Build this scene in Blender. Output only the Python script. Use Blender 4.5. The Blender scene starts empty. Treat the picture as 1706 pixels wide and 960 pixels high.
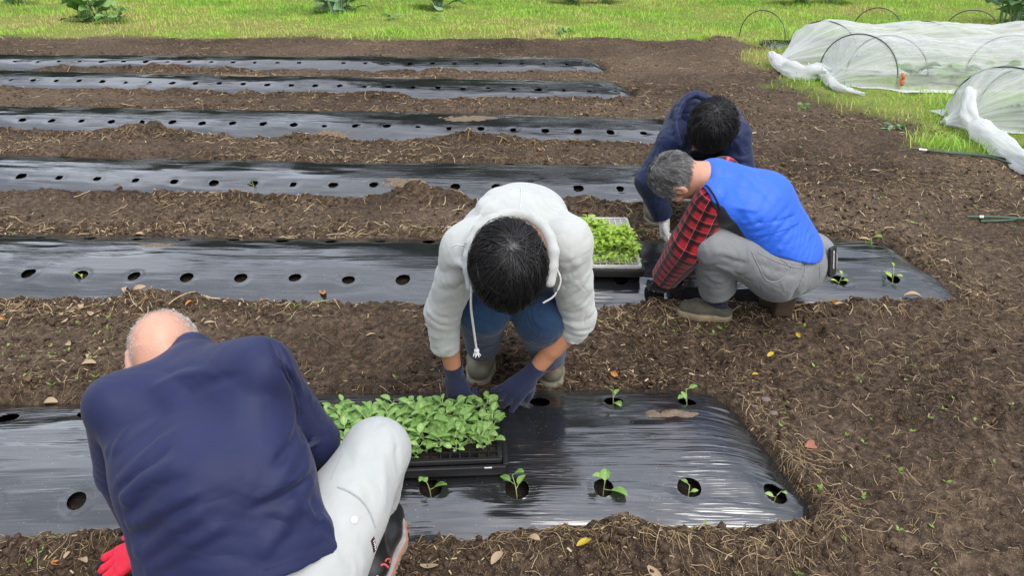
import bpy, math, random
import numpy as np
from mathutils import Vector, Matrix
R = math.radians
SC = bpy.context.scene
COL = SC.collection

# ---------------------------------------------------------------- camera
CAM_H, PITCH, F = 1.6, R(26.4), 1281.0
cam_d = bpy.data.cameras.new('camera'); cam = bpy.data.objects.new('camera', cam_d); COL.objects.link(cam)
cam.location = (0, 0, CAM_H); cam.rotation_euler = (math.pi / 2 - PITCH, 0, 0)
cam_d.sensor_fit = 'HORIZONTAL'; cam_d.sensor_width = 36.0; cam_d.lens = 36.0 * F / 1706.0
cam_d.clip_start = 0.05; cam_d.clip_end = 2000
SC.camera = cam

# ---------------------------------------------------------------- light and exposure
SUN_EL, SUN_AZ = R(54), R(150)            # azimuth from +y (away from the camera), positive to the right
w = bpy.data.worlds.new('World'); SC.world = w; w.use_nodes = True
nt = w.node_tree; nt.nodes.clear()
def wn(t): return nt.nodes.new(t)
sky = wn('ShaderNodeTexSky'); sky.sky_type = 'NISHITA'; sky.sun_disc = False
sky.sun_elevation = SUN_EL; sky.sun_rotation = SUN_AZ; sky.dust_density = 2.0; sky.air_density = 1.0
hsv = wn('ShaderNodeHueSaturation'); hsv.inputs['Saturation'].default_value = 0.30; hsv.inputs['Value'].default_value = 1.0
nt.links.new(sky.outputs[0], hsv.inputs['Color'])
tc = wn('ShaderNodeTexCoord')
nz = wn('ShaderNodeTexNoise'); nz.inputs['Scale'].default_value = 3.2; nz.inputs['Detail'].default_value = 6; nz.inputs['Roughness'].default_value = .55
nt.links.new(tc.outputs['Generated'], nz.inputs['Vector'])
cr = wn('ShaderNodeValToRGB'); cr.color_ramp.elements[0].position = .38; cr.color_ramp.elements[1].position = .68
cr.color_ramp.elements[0].color = (.78, .82, .88, 1); cr.color_ramp.elements[1].color = (2.3, 2.27, 2.22, 1)
nt.links.new(nz.outputs['Fac'], cr.inputs[0])
mx = wn('ShaderNodeMix'); mx.data_type = 'RGBA'; mx.blend_type = 'MULTIPLY'; mx.inputs['Factor'].default_value = 1.0
nt.links.new(hsv.outputs[0], mx.inputs['A']); nt.links.new(cr.outputs[0], mx.inputs['B'])
bg = wn('ShaderNodeBackground'); bg.inputs['Strength'].default_value = 0.15
# a bright bank of cloud high ahead
dt = wn('ShaderNodeVectorMath'); dt.operation = 'DOT_PRODUCT'; nt.links.new(tc.outputs['Generated'], dt.inputs[0]); dt.inputs[1].default_value = (math.sin(R(-18)) * math.cos(R(56)), math.cos(R(-18)) * math.cos(R(56)), math.sin(R(56)))
dr_ = wn('ShaderNodeMapRange'); dr_.interpolation_type = 'SMOOTHSTEP'; dr_.inputs['From Min'].default_value = .45; dr_.inputs['From Max'].default_value = .98; dr_.inputs['To Min'].default_value = .85; dr_.inputs['To Max'].default_value = 2.3
nt.links.new(dt.outputs['Value'], dr_.inputs['Value'])
mv = wn('ShaderNodeVectorMath'); mv.operation = 'SCALE'; nt.links.new(mx.outputs['Result'], mv.inputs[0]); nt.links.new(dr_.outputs[0], mv.inputs['Scale'])
nt.links.new(mv.outputs[0], bg.inputs['Color'])
wo = wn('ShaderNodeOutputWorld'); nt.links.new(bg.outputs[0], wo.inputs['Surface'])
sun_d = bpy.data.lights.new('sun', 'SUN'); sun = bpy.data.objects.new('sun', sun_d); COL.objects.link(sun)
sun_d.energy = 1.25; sun_d.angle = R(36); sun_d.color = (1, .97, .93)
_sd = Vector((math.sin(SUN_AZ) * math.cos(SUN_EL), math.cos(SUN_AZ) * math.cos(SUN_EL), math.sin(SUN_EL)))
sun.rotation_euler = _sd.to_track_quat('Z', 'Y').to_euler()
vs = SC.view_settings; vs.view_transform = 'Standard'; vs.look = 'None'; vs.exposure = 0.58; vs.gamma = 1; vs.use_curve_mapping = False
SC.render.engine = 'CYCLES'
cy = SC.cycles; cy.use_denoising = True; cy.max_bounces = 8; cy.transparent_max_bounces = 16
cy.diffuse_bounces = 3; cy.glossy_bounces = 3; cy.transmission_bounces = 4; cy.sample_clamp_indirect = 6

# ---------------------------------------------------------------- helpers
CP, SP = math.cos(PITCH), math.sin(PITCH)
CAM = np.array([0, 0, CAM_H])
def ray(px, py):
    a, b = (px - 853.0) / F, (py - 480.0) / F
    return np.array([a, CP - b * SP, -SP - b * CP])
def W(px, py, zc): return CAM + zc * ray(px, py)          # point at a given distance along the view
def G(px, py, z=0.0):                                      # point on the level z
    r = ray(px, py); return CAM + r * ((z - CAM_H) / r[2])

def _h2(ix, iy, seed):
    with np.errstate(over='ignore'):
        n = (ix.astype(np.int64) * 374761393 + iy.astype(np.int64) * 668265263 + seed * 1442695041) & 0xffffffff
        n = ((n ^ (n >> 13)) * 1274126177) & 0xffffffff
        n = n ^ (n >> 16)
    return (n & 0xffff) / 65535.0 * 2 - 1
def vn(x, y, seed=0):
    x = np.asarray(x, float); y = np.asarray(y, float)
    ix, iy = np.floor(x), np.floor(y); fx, fy = x - ix, y - iy
    fx = fx * fx * fx * (fx * (fx * 6 - 15) + 10); fy = fy * fy * fy * (fy * (fy * 6 - 15) + 10)
    a, b = _h2(ix, iy, seed), _h2(ix + 1, iy, seed); c, d = _h2(ix, iy + 1, seed), _h2(ix + 1, iy + 1, seed)
    return (a + (b - a) * fx) * (1 - fy) + (c + (d - c) * fx) * fy
def fbm(x, y, seed=0, oct=4, gain=.5):
    s, a, f = 0, 1, 1
    for o in range(oct):
        s = s + a * vn(np.asarray(x) * f + 17.3 * o, np.asarray(y) * f - 9.1 * o, seed + o); a *= gain; f *= 2.03
    return s
def sstep(a, b, x):
    t = np.clip((x - a) / (b - a), 0, 1); return t * t * (3 - 2 * t)

def mesh_np(name, verts, faces, mat=None, parent=None, smooth=True, cols=None, uv=None, nper=None):
    """one mesh object from arrays; faces (n,3) or (n,4); verts are in world space, or local to parent's place"""
    verts = np.asarray(verts, np.float32); faces = np.asarray(faces, np.int32)
    me = bpy.data.meshes.new(name)
    nf, k = faces.shape
    me.vertices.add(len(verts)); me.vertices.foreach_set('co', verts.ravel())
    me.loops.add(nf * k); me.loops.foreach_set('vertex_index', faces.ravel())
    me.polygons.add(nf); me.polygons.foreach_set('loop_start', np.arange(nf, dtype=np.int32) * k)
    me.polygons.foreach_set('loop_total', np.full(nf, k, np.int32))
    me.update(calc_edges=True)
    if smooth: me.polygons.foreach_set('use_smooth', np.ones(nf, bool))
    if cols is not None:
        for cn, arr in (cols.items() if isinstance(cols, dict) else [('Col', cols)]):
            arr = np.asarray(arr, np.float32)
            if arr.ndim == 1: arr = np.stack([arr] * 3, 1)
            at = me.attributes.new(cn, 'FLOAT_COLOR', 'POINT')
            at.data.foreach_set('color', np.concatenate([arr, np.ones((len(arr), 1), np.float32)], 1).ravel())
    if uv is not None:
        ul = me.uv_layers.new(name='UVMap'); ul.data.foreach_set('uv', np.asarray(uv, np.float32)[faces.ravel()].ravel())
    if mat is not None: me.materials.append(mat)
    o = bpy.data.objects.new(name, me); COL.objects.link(o)
    if parent is not None:
        o.parent = parent
    return o
def empty(name, loc=(0, 0, 0)):
    o = bpy.data.objects.new(name, None); COL.objects.link(o); o.location = loc; o.empty_display_size = .1; return o
def tag(o, label=None, cat=None, group=None, kind=None):
    if label: o['label'] = label
    if cat: o['category'] = cat
    if group: o['group'] = group
    if kind: o['kind'] = kind
    return o
def adopt(root, *objs):
    """parent meshes that were built in world space, keeping them where they are"""
    for o in objs:
        o.parent = root
        o.matrix_parent_inverse = Matrix.Translation(-Vector(root.location))

# ---------------------------------------------------------------- materials
def mat(name):
    m = bpy.data.materials.new(name); m.use_nodes = True
    t = m.node_tree; p = t.nodes['Principled BSDF']
    return m, t, p
def N(t, typ, **kw):
    n = t.nodes.new(typ)
    for k, v in kw.items():
        if k in n.inputs: n.inputs[k].default_value = v
        else: setattr(n, k, v)
    return n
def L(t, a, b): t.links.new(a, b)
def ramp(t, fac, stops):
    n = t.nodes.new('ShaderNodeValToRGB'); e = n.color_ramp.elements
    while len(e) < len(stops): e.new(.5)
    for el, (p, c) in zip(e, stops):
        el.position = p; el.color = tuple(c) + (1,) if len(c) == 3 else c
    L(t, fac, n.inputs[0]); return n
def mixc(t, fac, a, b, mode='MIX'):
    n = t.nodes.new('ShaderNodeMix'); n.data_type = 'RGBA'; n.blend_type = mode
    for sock, v in (('Factor', fac), ('A', a), ('B', b)):
        s = n.inputs[sock] if sock == 'Factor' else [i for i in n.inputs if i.name == sock and i.type == 'RGBA'][0]
        if hasattr(v, 'links'): L(t, v, s)
        else: s.default_value = v if sock == 'Factor' else (tuple(v) + (1,) if len(v) == 3 else v)
    return [o for o in n.outputs if o.type == 'RGBA'][0]
def noise(t, scale, detail=4, rough=.55, vec=None, coord='Object', stretch=None, dist=0):
    n = N(t, 'ShaderNodeTexNoise', Scale=scale, Detail=detail, Roughness=rough, Distortion=dist)
    if vec is None:
        vec = t.nodes.new('ShaderNodeTexCoord').outputs[coord]
    if stretch:
        mp = N(t, 'ShaderNodeMapping'); mp.inputs['Scale'].default_value = stretch; L(t, vec, mp.inputs[0]); vec = mp.outputs[0]
    L(t, vec, n.inputs['Vector']); return n
def bump(t, p, height, strength=.3, dist=.01, prev=None):
    b = N(t, 'ShaderNodeBump', Strength=strength, Distance=dist); L(t, height, b.inputs['Height'])
    if prev is not None: L(t, prev.outputs[0], b.inputs['Normal'])
    L(t, b.outputs[0], p.inputs['Normal']); return b
def fabric(name, col, col2=None, rough=.85, weave=900, wb=.15, fold=.35, fscale=14, sheen=.15, spots=.12):
    m, t, p = mat(name)
    n1 = noise(t, 6, 5)
    c2 = col2 or tuple(c * (1 - spots * 2) for c in col)
    r = ramp(t, n1.outputs['Fac'], [(.35, c2), (.65, col)])
    L(t, r.outputs[0], p.inputs['Base Color'])
    p.inputs['Roughness'].default_value = rough; p.inputs['Sheen Weight'].default_value = sheen; p.inputs['Sheen Roughness'].default_value = .5
    p.inputs['Specular IOR Level'].default_value = .25
    n2 = noise(t, fscale, 3, .5, dist=.6); n3 = noise(t, weave, 2)
    b = bump(t, p, n2.outputs['Fac'], fold, .012)
    n4 = noise(t, fscale * .55, 1.5, .5, dist=1.3)
    ma = N(t, 'ShaderNodeMath', operation='SUBTRACT'); L(t, n4.outputs['Fac'], ma.inputs[0]); ma.inputs[1].default_value = .5
    mb = N(t, 'ShaderNodeMath', operation='ABSOLUTE'); L(t, ma.outputs[0], mb.inputs[0])
    b = bump(t, p, mb.outputs[0], min(1, fold * 2.2), .022, b); bump(t, p, n3.outputs['Fac'], wb, .0012, b)
    return m
def plain(name, col, rough=.5, spec=.5, metal=0, nscale=None, bumpd=.002, var=.2):
    m, t, p = mat(name)
    n1 = noise(t, nscale or 20, 5)
    r = ramp(t, n1.outputs['Fac'], [(.3, tuple(c * (1 - var) for c in col)), (.7, tuple(min(1, c * (1 + var * .4)) for c in col))])
    L(t, r.outputs[0], p.inputs['Base Color'])
    p.inputs['Roughness'].default_value = rough; p.inputs['Specular IOR Level'].default_value = spec; p.inputs['Metallic'].default_value = metal
    if bumpd: bump(t, p, noise(t, (nscale or 20) * 8, 3).outputs['Fac'], .3, bumpd)
    return m
def leafmat(name, stops, trans=.25, rough=.5, spec=.35):
    """leaves: colour from the vertex colour (r = which shade of the stops), with light passing through"""
    m, t, p = mat(name)
    a = N(t, 'ShaderNodeAttribute', attribute_name='Col')
    sx = N(t, 'ShaderNodeSeparateColor'); L(t, a.outputs['Color'], sx.inputs[0])
    r = ramp(t, sx.outputs[0], stops)
    L(t, r.outputs[0], p.inputs['Base Color']); p.inputs['Roughness'].default_value = rough; p.inputs['Specular IOR Level'].default_value = spec
    tr = N(t, 'ShaderNodeBsdfTranslucent'); L(t, r.outputs[0], tr.inputs['Color'])
    ms = N(t, 'ShaderNodeMixShader'); ms.inputs[0].default_value = trans
    L(t, p.outputs[0], ms.inputs[1]); L(t, tr.outputs[0], ms.inputs[2])
    L(t, ms.outputs[0], t.nodes['Material Output'].inputs['Surface'])
    return m

# ---------------------------------------------------------------- signed distance modelling
def seg_dist(P, a, b):
    ab = b - a; L2 = float(ab @ ab) + 1e-12
    t = np.clip(((P - a) @ ab) / L2, 0, 1)
    q = P - (a + t[..., None] * ab)
    return np.sqrt((q * q).sum(-1)), t
class Field:
    def __init__(s, lo, hi, h):
        s.lo = np.array(lo, float); s.h = h
        s.n = np.ceil((np.array(hi, float) - s.lo) / h).astype(int) + 1
        s.d = np.full(s.n, 1.0, np.float32)
    def _box(s, lo, hi):
        i0 = np.clip(np.floor((lo - s.lo) / s.h).astype(int), 0, s.n); i1 = np.clip(np.ceil((hi - s.lo) / s.h).astype(int) + 1, 0, s.n)
        if np.any(i1 <= i0): return None, None
        sl = tuple(slice(a, b) for a, b in zip(i0, i1))
        ax = [s.lo[k] + s.h * np.arange(i0[k], i1[k]) for k in range(3)]
        P = np.stack(np.meshgrid(*ax, indexing='ij'), -1)
        return sl, P
    def _un(s, sl, q, k):
        d = s.d[sl]
        if k > 0:
            hh = np.maximum(k - np.abs(d - q), 0) / k
            s.d[sl] = np.minimum(d, q) - hh * hh * hh * k / 6
        else: s.d[sl] = np.minimum(d, q)
    def cap(s, a, b, ra, rb=None, k=.03):
        a = np.asarray(a, float); b = np.asarray(b, float); rb = ra if rb is None else rb
        m = max(ra, rb) + k + 4 * s.h + .02
        sl, P = s._box(np.minimum(a, b) - m, np.maximum(a, b) + m)
        if sl is None: return s
        d, t = seg_dist(P, a, b); s._un(sl, d - (ra + (rb - ra) * t), k); return s
    def chain(s, pts, rs, k=.03):
        for i in range(len(pts) - 1): s.cap(pts[i], pts[i + 1], rs[i], rs[i + 1], k)
        return s
    def ell(s, c, axes, rad, k=.03, sub=False):
        c = np.asarray(c, float); rad = np.asarray(rad, float); A = np.asarray(axes, float)   # rows = unit axes
        m = rad.max() + k + 4 * s.h + .02
        sl, P = s._box(c - m, c + m)
        if sl is None: return s
        q = (P - c) @ A.T
        k0 = np.sqrt(((q / rad) ** 2).sum(-1)); k1 = np.sqrt(((q / rad ** 2) ** 2).sum(-1)) + 1e-9
        e = k0 * (k0 - 1) / k1
        if sub: s._subq(sl, e, k)
        else: s._un(sl, e, k)
        return s
    def box(s, c, axes, half, r=.01, k=.01, sub=False):
        c = np.asarray(c, float); half = np.asarray(half, float) - r; A = np.asarray(axes, float)
        m = np.linalg.norm(half) + r + k + 4 * s.h + .02
        sl, P = s._box(c - m, c + m)
        if sl is None: return s
        q = np.abs((P - c) @ A.T) - half
        e = np.sqrt((np.maximum(q, 0) ** 2).sum(-1)) + np.minimum(q.max(-1), 0) - r
        if sub: s._subq(sl, e, k)
        else: s._un(sl, e, k)
        return s
    def _subq(s, sl, e, k):
        d = s.d[sl]; q = -e
        hh = np.maximum(k - np.abs(d - q), 0) / max(k, 1e-6)
        s.d[sl] = np.maximum(d, q) + hh * hh * hh * k / 6
    def subcap(s, a, b, ra, rb=None, k=.006):
        a = np.asarray(a, float); b = np.asarray(b, float); rb = ra if rb is None else rb
        m = max(ra, rb) + k + 4 * s.h
        sl, P = s._box(np.minimum(a, b) - m, np.maximum(a, b) + m)
        if sl is None: return s
        d, t = seg_dist(P, a, b); s._subq(sl, d - (ra + (rb - ra) * t), k); return s
    def cut(s, c, n, rad):
        """remove what lies on the +n side of the plane through c, within a ball"""
        c = np.asarray(c, float); n = np.asarray(n, float) / np.linalg.norm(n)
        sl, P = s._box(c - rad, c + rad)
        if sl is None: return s
        e = (P - c) @ n; inside = ((P - c) ** 2).sum(-1) < rad * rad
        s.d[sl] = np.where(inside, np.maximum(s.d[sl], e), s.d[sl]); return s
    def ridge(s, pts, r, amp):
        pts = [np.asarray(p, float) for p in pts]
        lo = np.min(pts, 0) - 3 * r; hi = np.max(pts, 0) + 3 * r
        sl, P = s._box(lo, hi)
        if sl is None: return s
        n = len(pts) - 1; best = None; tt = None
        for i in range(n):
            d, t = seg_dist(P, pts[i], pts[i + 1]); t = (t + i) / n
            if best is None: best, tt = d, t
            else:
                mk = d < best; best = np.where(mk, d, best); tt = np.where(mk, t, tt)
        prof = np.clip(np.minimum(tt, 1 - tt) * 5 + .15, 0, 1)
        s.d[sl] -= amp * prof * np.exp(-(best / r) ** 2); return s
    def roll(s, pix, r, depth=.5, k=.014, taper=.35):
        """a rolled fold of cloth through points seen in the photograph"""
        P = [s.hit(*q) for q in pix]; P = [p - s.normal(p) * r * depth for p in P if p is not None]
        if len(P) < 2: return s
        n = len(P); rr = [r * (1 - (1 - taper) * i / (n - 1)) for i in range(n)]
        dd = [0] * n
        P = [p - s.normal(p) * (r - q) * .6 for p, q in zip(P, rr)]
        return s.chain(P, rr, k)
    def ripple(s, c, rad, dirv, lam, amp, seed=0, warp=.6):
        """a patch of soft parallel creases"""
        c = np.asarray(c, float); dirv = np.asarray(dirv, float) / np.linalg.norm(dirv)
        sl, P = s._box(c - rad * 1.6, c + rad * 1.6)
        if sl is None: return s
        Q = P - c; wgt = np.exp(-((Q ** 2).sum(-1)) / (rad * .75) ** 2)
        ph = 2 * math.pi / lam * (Q @ dirv)
        wob = vn(Q[..., 0] / lam / 2.2 + Q[..., 2] / lam / 3 + 31.7 * seed, Q[..., 1] / lam / 2.2 - Q[..., 2] / lam / 4, seed) * warp * 4
        am = .6 + .5 * vn(Q[..., 1] / lam / 1.5 - Q[..., 2] / lam / 2, Q[..., 0] / lam / 1.5 + 5.1, seed + 7)
        s.d[sl] -= amp * wgt * am * (1.7 * np.abs(np.sin((ph + wob) / 2)) ** .8 - 1.1); return s
    def sample(s, P):
        q = (np.asarray(P, float) - s.lo) / s.h
        i = np.floor(q).astype(int); out = np.ones(q.shape[:-1])
        ok = np.all((i >= 0) & (i < s.n - 1), -1)
        ii, f = i[ok], q[ok] - i[ok]; acc = 0
        for a in (0, 1):
            for b in (0, 1):
                for c in (0, 1):
                    wt = (f[:, 0] if a else 1 - f[:, 0]) * (f[:, 1] if b else 1 - f[:, 1]) * (f[:, 2] if c else 1 - f[:, 2])
                    acc = acc + wt * s.d[ii[:, 0] + a, ii[:, 1] + b, ii[:, 2] + c]
        out[ok] = acc; return out
    def hit(s, px, py, lift=0.0, o=None, dv=None):
        """first point of the surface along a ray (by default seen from the front)"""
        o = CAM if o is None else np.asarray(o, float); r = ray(px, py) if dv is None else np.asarray(dv, float)
        t = np.arange(0, 6, s.h * .35) / np.linalg.norm(r); P = o + t[:, None] * r
        d = s.sample(P); k = np.nonzero(d < 0)[0]
        if len(k) == 0: return None
        k = k[0]; t0 = t[k - 1] + (t[k] - t[k - 1]) * d[k - 1] / (d[k - 1] - d[k])
        p = o + t0 * r
        return p + s.normal(p) * lift if lift else p
    def normal(s, p):
        e = s.h; g = np.array([s.sample(np.array([p + e * v]))[0] - s.sample(np.array([p - e * v]))[0] for v in np.eye(3)])
        return g / (np.linalg.norm(g) + 1e-9)
    def normals(s, P):
        e = s.h; g = np.stack([s.sample(P + e * v) - s.sample(P - e * v) for v in np.eye(3)], -1)
        return g / (np.linalg.norm(g, axis=-1, keepdims=True) + 1e-9)
    def mesh(s, smooth=1):
        d = np.pad(s.d, 1, constant_values=1.0); lo = s.lo - s.h
        ins = d < 0
        nx, ny, nz = [k - 1 for k in d.shape]
        cnt = np.zeros((nx, ny, nz), np.int8)
        for a in (0, 1):
            for b in (0, 1):
                for c in (0, 1): cnt += ins[a:a + nx, b:b + ny, c:c + nz]
        ci = np.argwhere((cnt > 0) & (cnt < 8))
        idx = np.full((nx, ny, nz), -1, np.int32); idx[ci[:, 0], ci[:, 1], ci[:, 2]] = np.arange(len(ci))
        acc = np.zeros((len(ci), 3)); num = np.zeros(len(ci))
        for ax in range(3):
            o1, o2 = [k for k in range(3) if k != ax]
            for u in (0, 1):
                for v in (0, 1):
                    A = ci.copy(); A[:, o1] += u; A[:, o2] += v; B = A.copy(); B[:, ax] += 1
                    da = d[A[:, 0], A[:, 1], A[:, 2]]; db = d[B[:, 0], B[:, 1], B[:, 2]]
                    mk = (da < 0) != (db < 0)
                    t = np.where(mk, da / np.where(mk, da - db, 1), 0)
                    p = (A - ci).astype(float); p[:, ax] += t
                    acc += np.where(mk[:, None], p, 0); num += mk
        V = (ci + acc / num[:, None]) * s.h + lo
        quads = []
        for ax in range(3):
            o1, o2 = (ax + 1) % 3, (ax + 2) % 3
            a = [slice(None)] * 3; b = [slice(None)] * 3
            a[ax] = slice(0, -1); b[ax] = slice(1, None)
            for k in (o1, o2):
                a[k] = slice(1, -1); b[k] = slice(1, -1)
            A, B = ins[tuple(a)], ins[tuple(b)]
            e = np.argwhere(A != B); fl = A[e[:, 0], e[:, 1], e[:, 2]]
            e = e + 1; e[:, ax] -= 1
            def cell(u, v):
                q = e.copy(); q[:, o1] -= u; q[:, o2] -= v
                return idx[q[:, 0], q[:, 1], q[:, 2]]
            Q = np.stack([cell(1, 1), cell(0, 1), cell(0, 0), cell(1, 0)], 1)
            Q[~fl] = Q[~fl][:, ::-1]; quads.append(Q)
        Q = np.concatenate(quads)
        for _ in range(smooth):
            S = np.zeros_like(V); C = np.zeros(len(V))
            for i in range(4):
                np.add.at(S, Q[:, i], V[Q[:, (i + 1) % 4]]); np.add.at(C, Q[:, i], 1)
                np.add.at(S, Q[:, i], V[Q[:, (i + 3) % 4]]); np.add.at(C, Q[:, i], 1)
            V = .5 * V + .5 * S / C[:, None]
        return V, Q
def tubes(paths, radii, sides=5):
    """many round strips at once: paths (n, m, 3), radii (n, m) -> verts, quads"""
    paths = np.asarray(paths, float); n, m, _ = paths.shape; radii = np.broadcast_to(np.asarray(radii, float), (n, m))
    T = np.gradient(paths, axis=1); T /= np.linalg.norm(T, axis=-1, keepdims=True) + 1e-9
    up = np.where(np.abs(T[..., 2:3]) > .9, np.array([1., 0, 0]), np.array([0, 0, 1.]))
    A = np.cross(T, up); A /= np.linalg.norm(A, axis=-1, keepdims=True) + 1e-9; B = np.cross(T, A)
    an = np.arange(sides) / sides * 2 * math.pi
    V = paths[:, :, None, :] + radii[:, :, None, None] * (np.cos(an)[:, None] * A[:, :, None, :] + np.sin(an)[:, None] * B[:, :, None, :])
    base = np.arange(n * m * sides).reshape(n, m, sides)
    q = np.stack([base[:, :-1], np.roll(base, -1, 2)[:, :-1], np.roll(base, -1, 2)[:, 1:], base[:, 1:]], -1)
    return V.reshape(-1, 3), q.reshape(-1, 4)
def tube_obj(name, pts, r, m, parent=None, sides=6):
    pts = np.asarray(pts, float)
    v, q = tubes(pts[None], np.broadcast_to(r, (len(pts),))[None], sides)
    return mesh_np(name, v, q, m, parent)
def unit(v): v = np.asarray(v, float); return v / (np.linalg.norm(v) + 1e-12)
def frame(fwd, up):
    f = unit(fwd); r = unit(np.cross(f, up)); return r, f, np.cross(r, f)
def spline(pts, n=40):
    """Catmull-Rom through the points"""
    P = np.asarray(pts, float); P = np.vstack([2 * P[0] - P[1], P, 2 * P[-1] - P[-2]])
    out = []; m = len(P) - 3
    for u in np.linspace(0, m - 1e-6, n):
        i = int(u); t = u - i; a, b, c, d = P[i:i + 4]
        out.append(.5 * ((2 * b) + (c - a) * t + (2 * a - 5 * b + 4 * c - d) * t * t + (3 * b - a - 3 * c + d) * t ** 3))
    return np.array(out)
# ---------------------------------------------------------------- raised beds: where they run (front hole row seen in the photograph -> ground)
class Bed: pass
def mkbed(rows, xend, x0, hx, sp, H=.088, hw=.37, off=.22, boff=.08, res=.02, sk=.03):
    b = Bed(); P = np.array([G(px, py, .073) for px, py in rows])
    b.c = np.polyfit(P[:, 0], P[:, 1], 2 if len(rows) > 3 else 1); b.x0, b.x1 = x0, xend; b.H, b.hw, b.off = H, hw, off
    b.holes = []
    b.front = [hx + k * sp for k in range(-60, 60) if x0 + .05 < hx + k * sp < xend - (.05 if res < .01 else .1)]
    b.back = [x + boff for x in b.front if x + boff < xend - .12]
    b.res = res; b.sk = sk; return b
BEDS = [
    mkbed([(97, 829), (707, 812), (1008, 806), (1283, 808)], .845, -2.3, .27, .255, res=.008, sk=.075),
    mkbed([(30, 452), (217, 456), (401, 460), (672, 460), (1490, 462)], 2.02, -3.6, -.503, .251, res=.012),
    mkbed([(8, 291), (212, 296), (622, 305), (1023, 310)], 1.28, -5.0, -.853, .252, res=.018),
    mkbed([(25, 197), (336, 202), (644, 208), (1055, 219)], 1.40, -6.4, -.98, .247, res=.02),
    mkbed([(26, 132), (527, 139), (1025, 151)], 1.14, -7.6, -1.41, .237, res=.024, hw=.36, off=.2),
    mkbed([(33, 101), (510, 102), (936, 106)], 1.00, -8.8, -.383, .244, res=.026, hw=.33, off=.18),
]
for b in BEDS:
    b.yc = (lambda bb: (lambda x: np.polyval(bb.c, np.clip(x, bb.x0 - 1, bb.x1 + .6)) + bb.off))(b)
def bed_v(b, x, y):
    """0 on the middle line of the bed, 1 on its edge (ends rounded)"""
    v = np.abs(y - b.yc(x)) / b.hw
    e = np.clip((x - (b.x1 - .34) + b.sk * (y - b.yc(x)) / b.hw) / .34, 0, 3)
    return (v ** 6 + e ** 6) ** (1 / 6)
def bed_z(b, v): return b.H * (1 - np.minimum(v, 1.4) ** 2.6)
def film_z(b, x, y):
    v = bed_v(b, x, y); k = bed_z(b, v)
    dy = y - b.yc(x); e = sstep(b.x1 - .55, b.x1, x)
    yy = dy * (1 - .25 * e) + .03 * vn(x * 1.1, dy * 3, 5)
    s1 = fbm(x * 1.6, yy * 16, 11 + int(b.c[-1] * 10), 2); s2 = fbm(x * 2.6 + 3, yy * 45, 29 + int(b.c[-1] * 10), 2)
    row = np.exp(-((np.abs(dy) - b.off) / .10) ** 2)
    calm = sstep(-.2, .5, vn(x * 1.2 + 9, dy * 2.2, 77))
    k = k + .0046 * fbm(x * 2.6 + 4, yy * 9, 61 + int(b.c[-1] * 10), 2) * (1 - .4 * calm) + .0028 * s1 * (1 - .5 * calm) + .0012 * s2 * (.25 + row + 1.6 * e) * (1 - .6 * calm) + .007 * vn(x * 1.7, dy * 3.2, 41)
    return k
MOUNDS = [(690, 330, .20, .05, .11), (512, 216, .18, .06, .12), (275, 215, .26, .06, .09), (800, 232, .14, .05, .09), (70, 212, .2, .05, .07),
          (1010, 868, .16, .05, .07), (1270, 868, .11, .06, .09), (860, 485, .25, .05, .05), (1060, 492, .22, .05, .06), (310, 112, .4, .08, .07), (1000, 160, .3, .06, .06),
          (940, 120, .25, .05, .06), (560, 118, .4, .08, .06), (420, 158, .3, .06, .05), (120, 905, .25, .06, .05), (990, 325, .12, .05, .07), (745, 250, .2, .08, .05)]
MW = [(G(px, py, .03), rx, ry, a) for px, py, rx, ry, a in MOUNDS]
def grass_mask(x, y):
    n = .35 * fbm(x * 1.3, y * 1.3, 301, 3)
    back = sstep(-.25, .2, y - (10.75 - .05 * np.clip(x, -9, 3)) + .5 * n)
    xr = 2.82 + .06 * np.clip(8.5 - y, 0, 5) + 1.3 * sstep(5.7, 4.9, y)
    right = sstep(-.22, .22, x - xr + 1.0 * n) * sstep(3.9, 4.7, y)
    return np.maximum(back, right)
FEET = [G(797, 625)[:2], G(919, 630)[:2], np.array([-.32, 1.5]), np.array([.80, 2.93]), np.array([1.15, 2.97]), np.array([.68, 3.87])]
_r = np.random.default_rng(5)
TREADS = [(G(px, py)[0], G(px, py)[1], _r.uniform(0, 3.1)) for px, py in ((1400, 620), (1480, 700), (1560, 610), (1440, 820), (1580, 800), (1640, 690), (1350, 560), (1500, 540), (1620, 900), (1480, 930), (1390, 330), (1450, 400), (1330, 260), (1560, 450), (640, 600), (560, 560), (420, 600), (80, 560), (1250, 540), (1080, 570), (1180, 600))]
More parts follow.
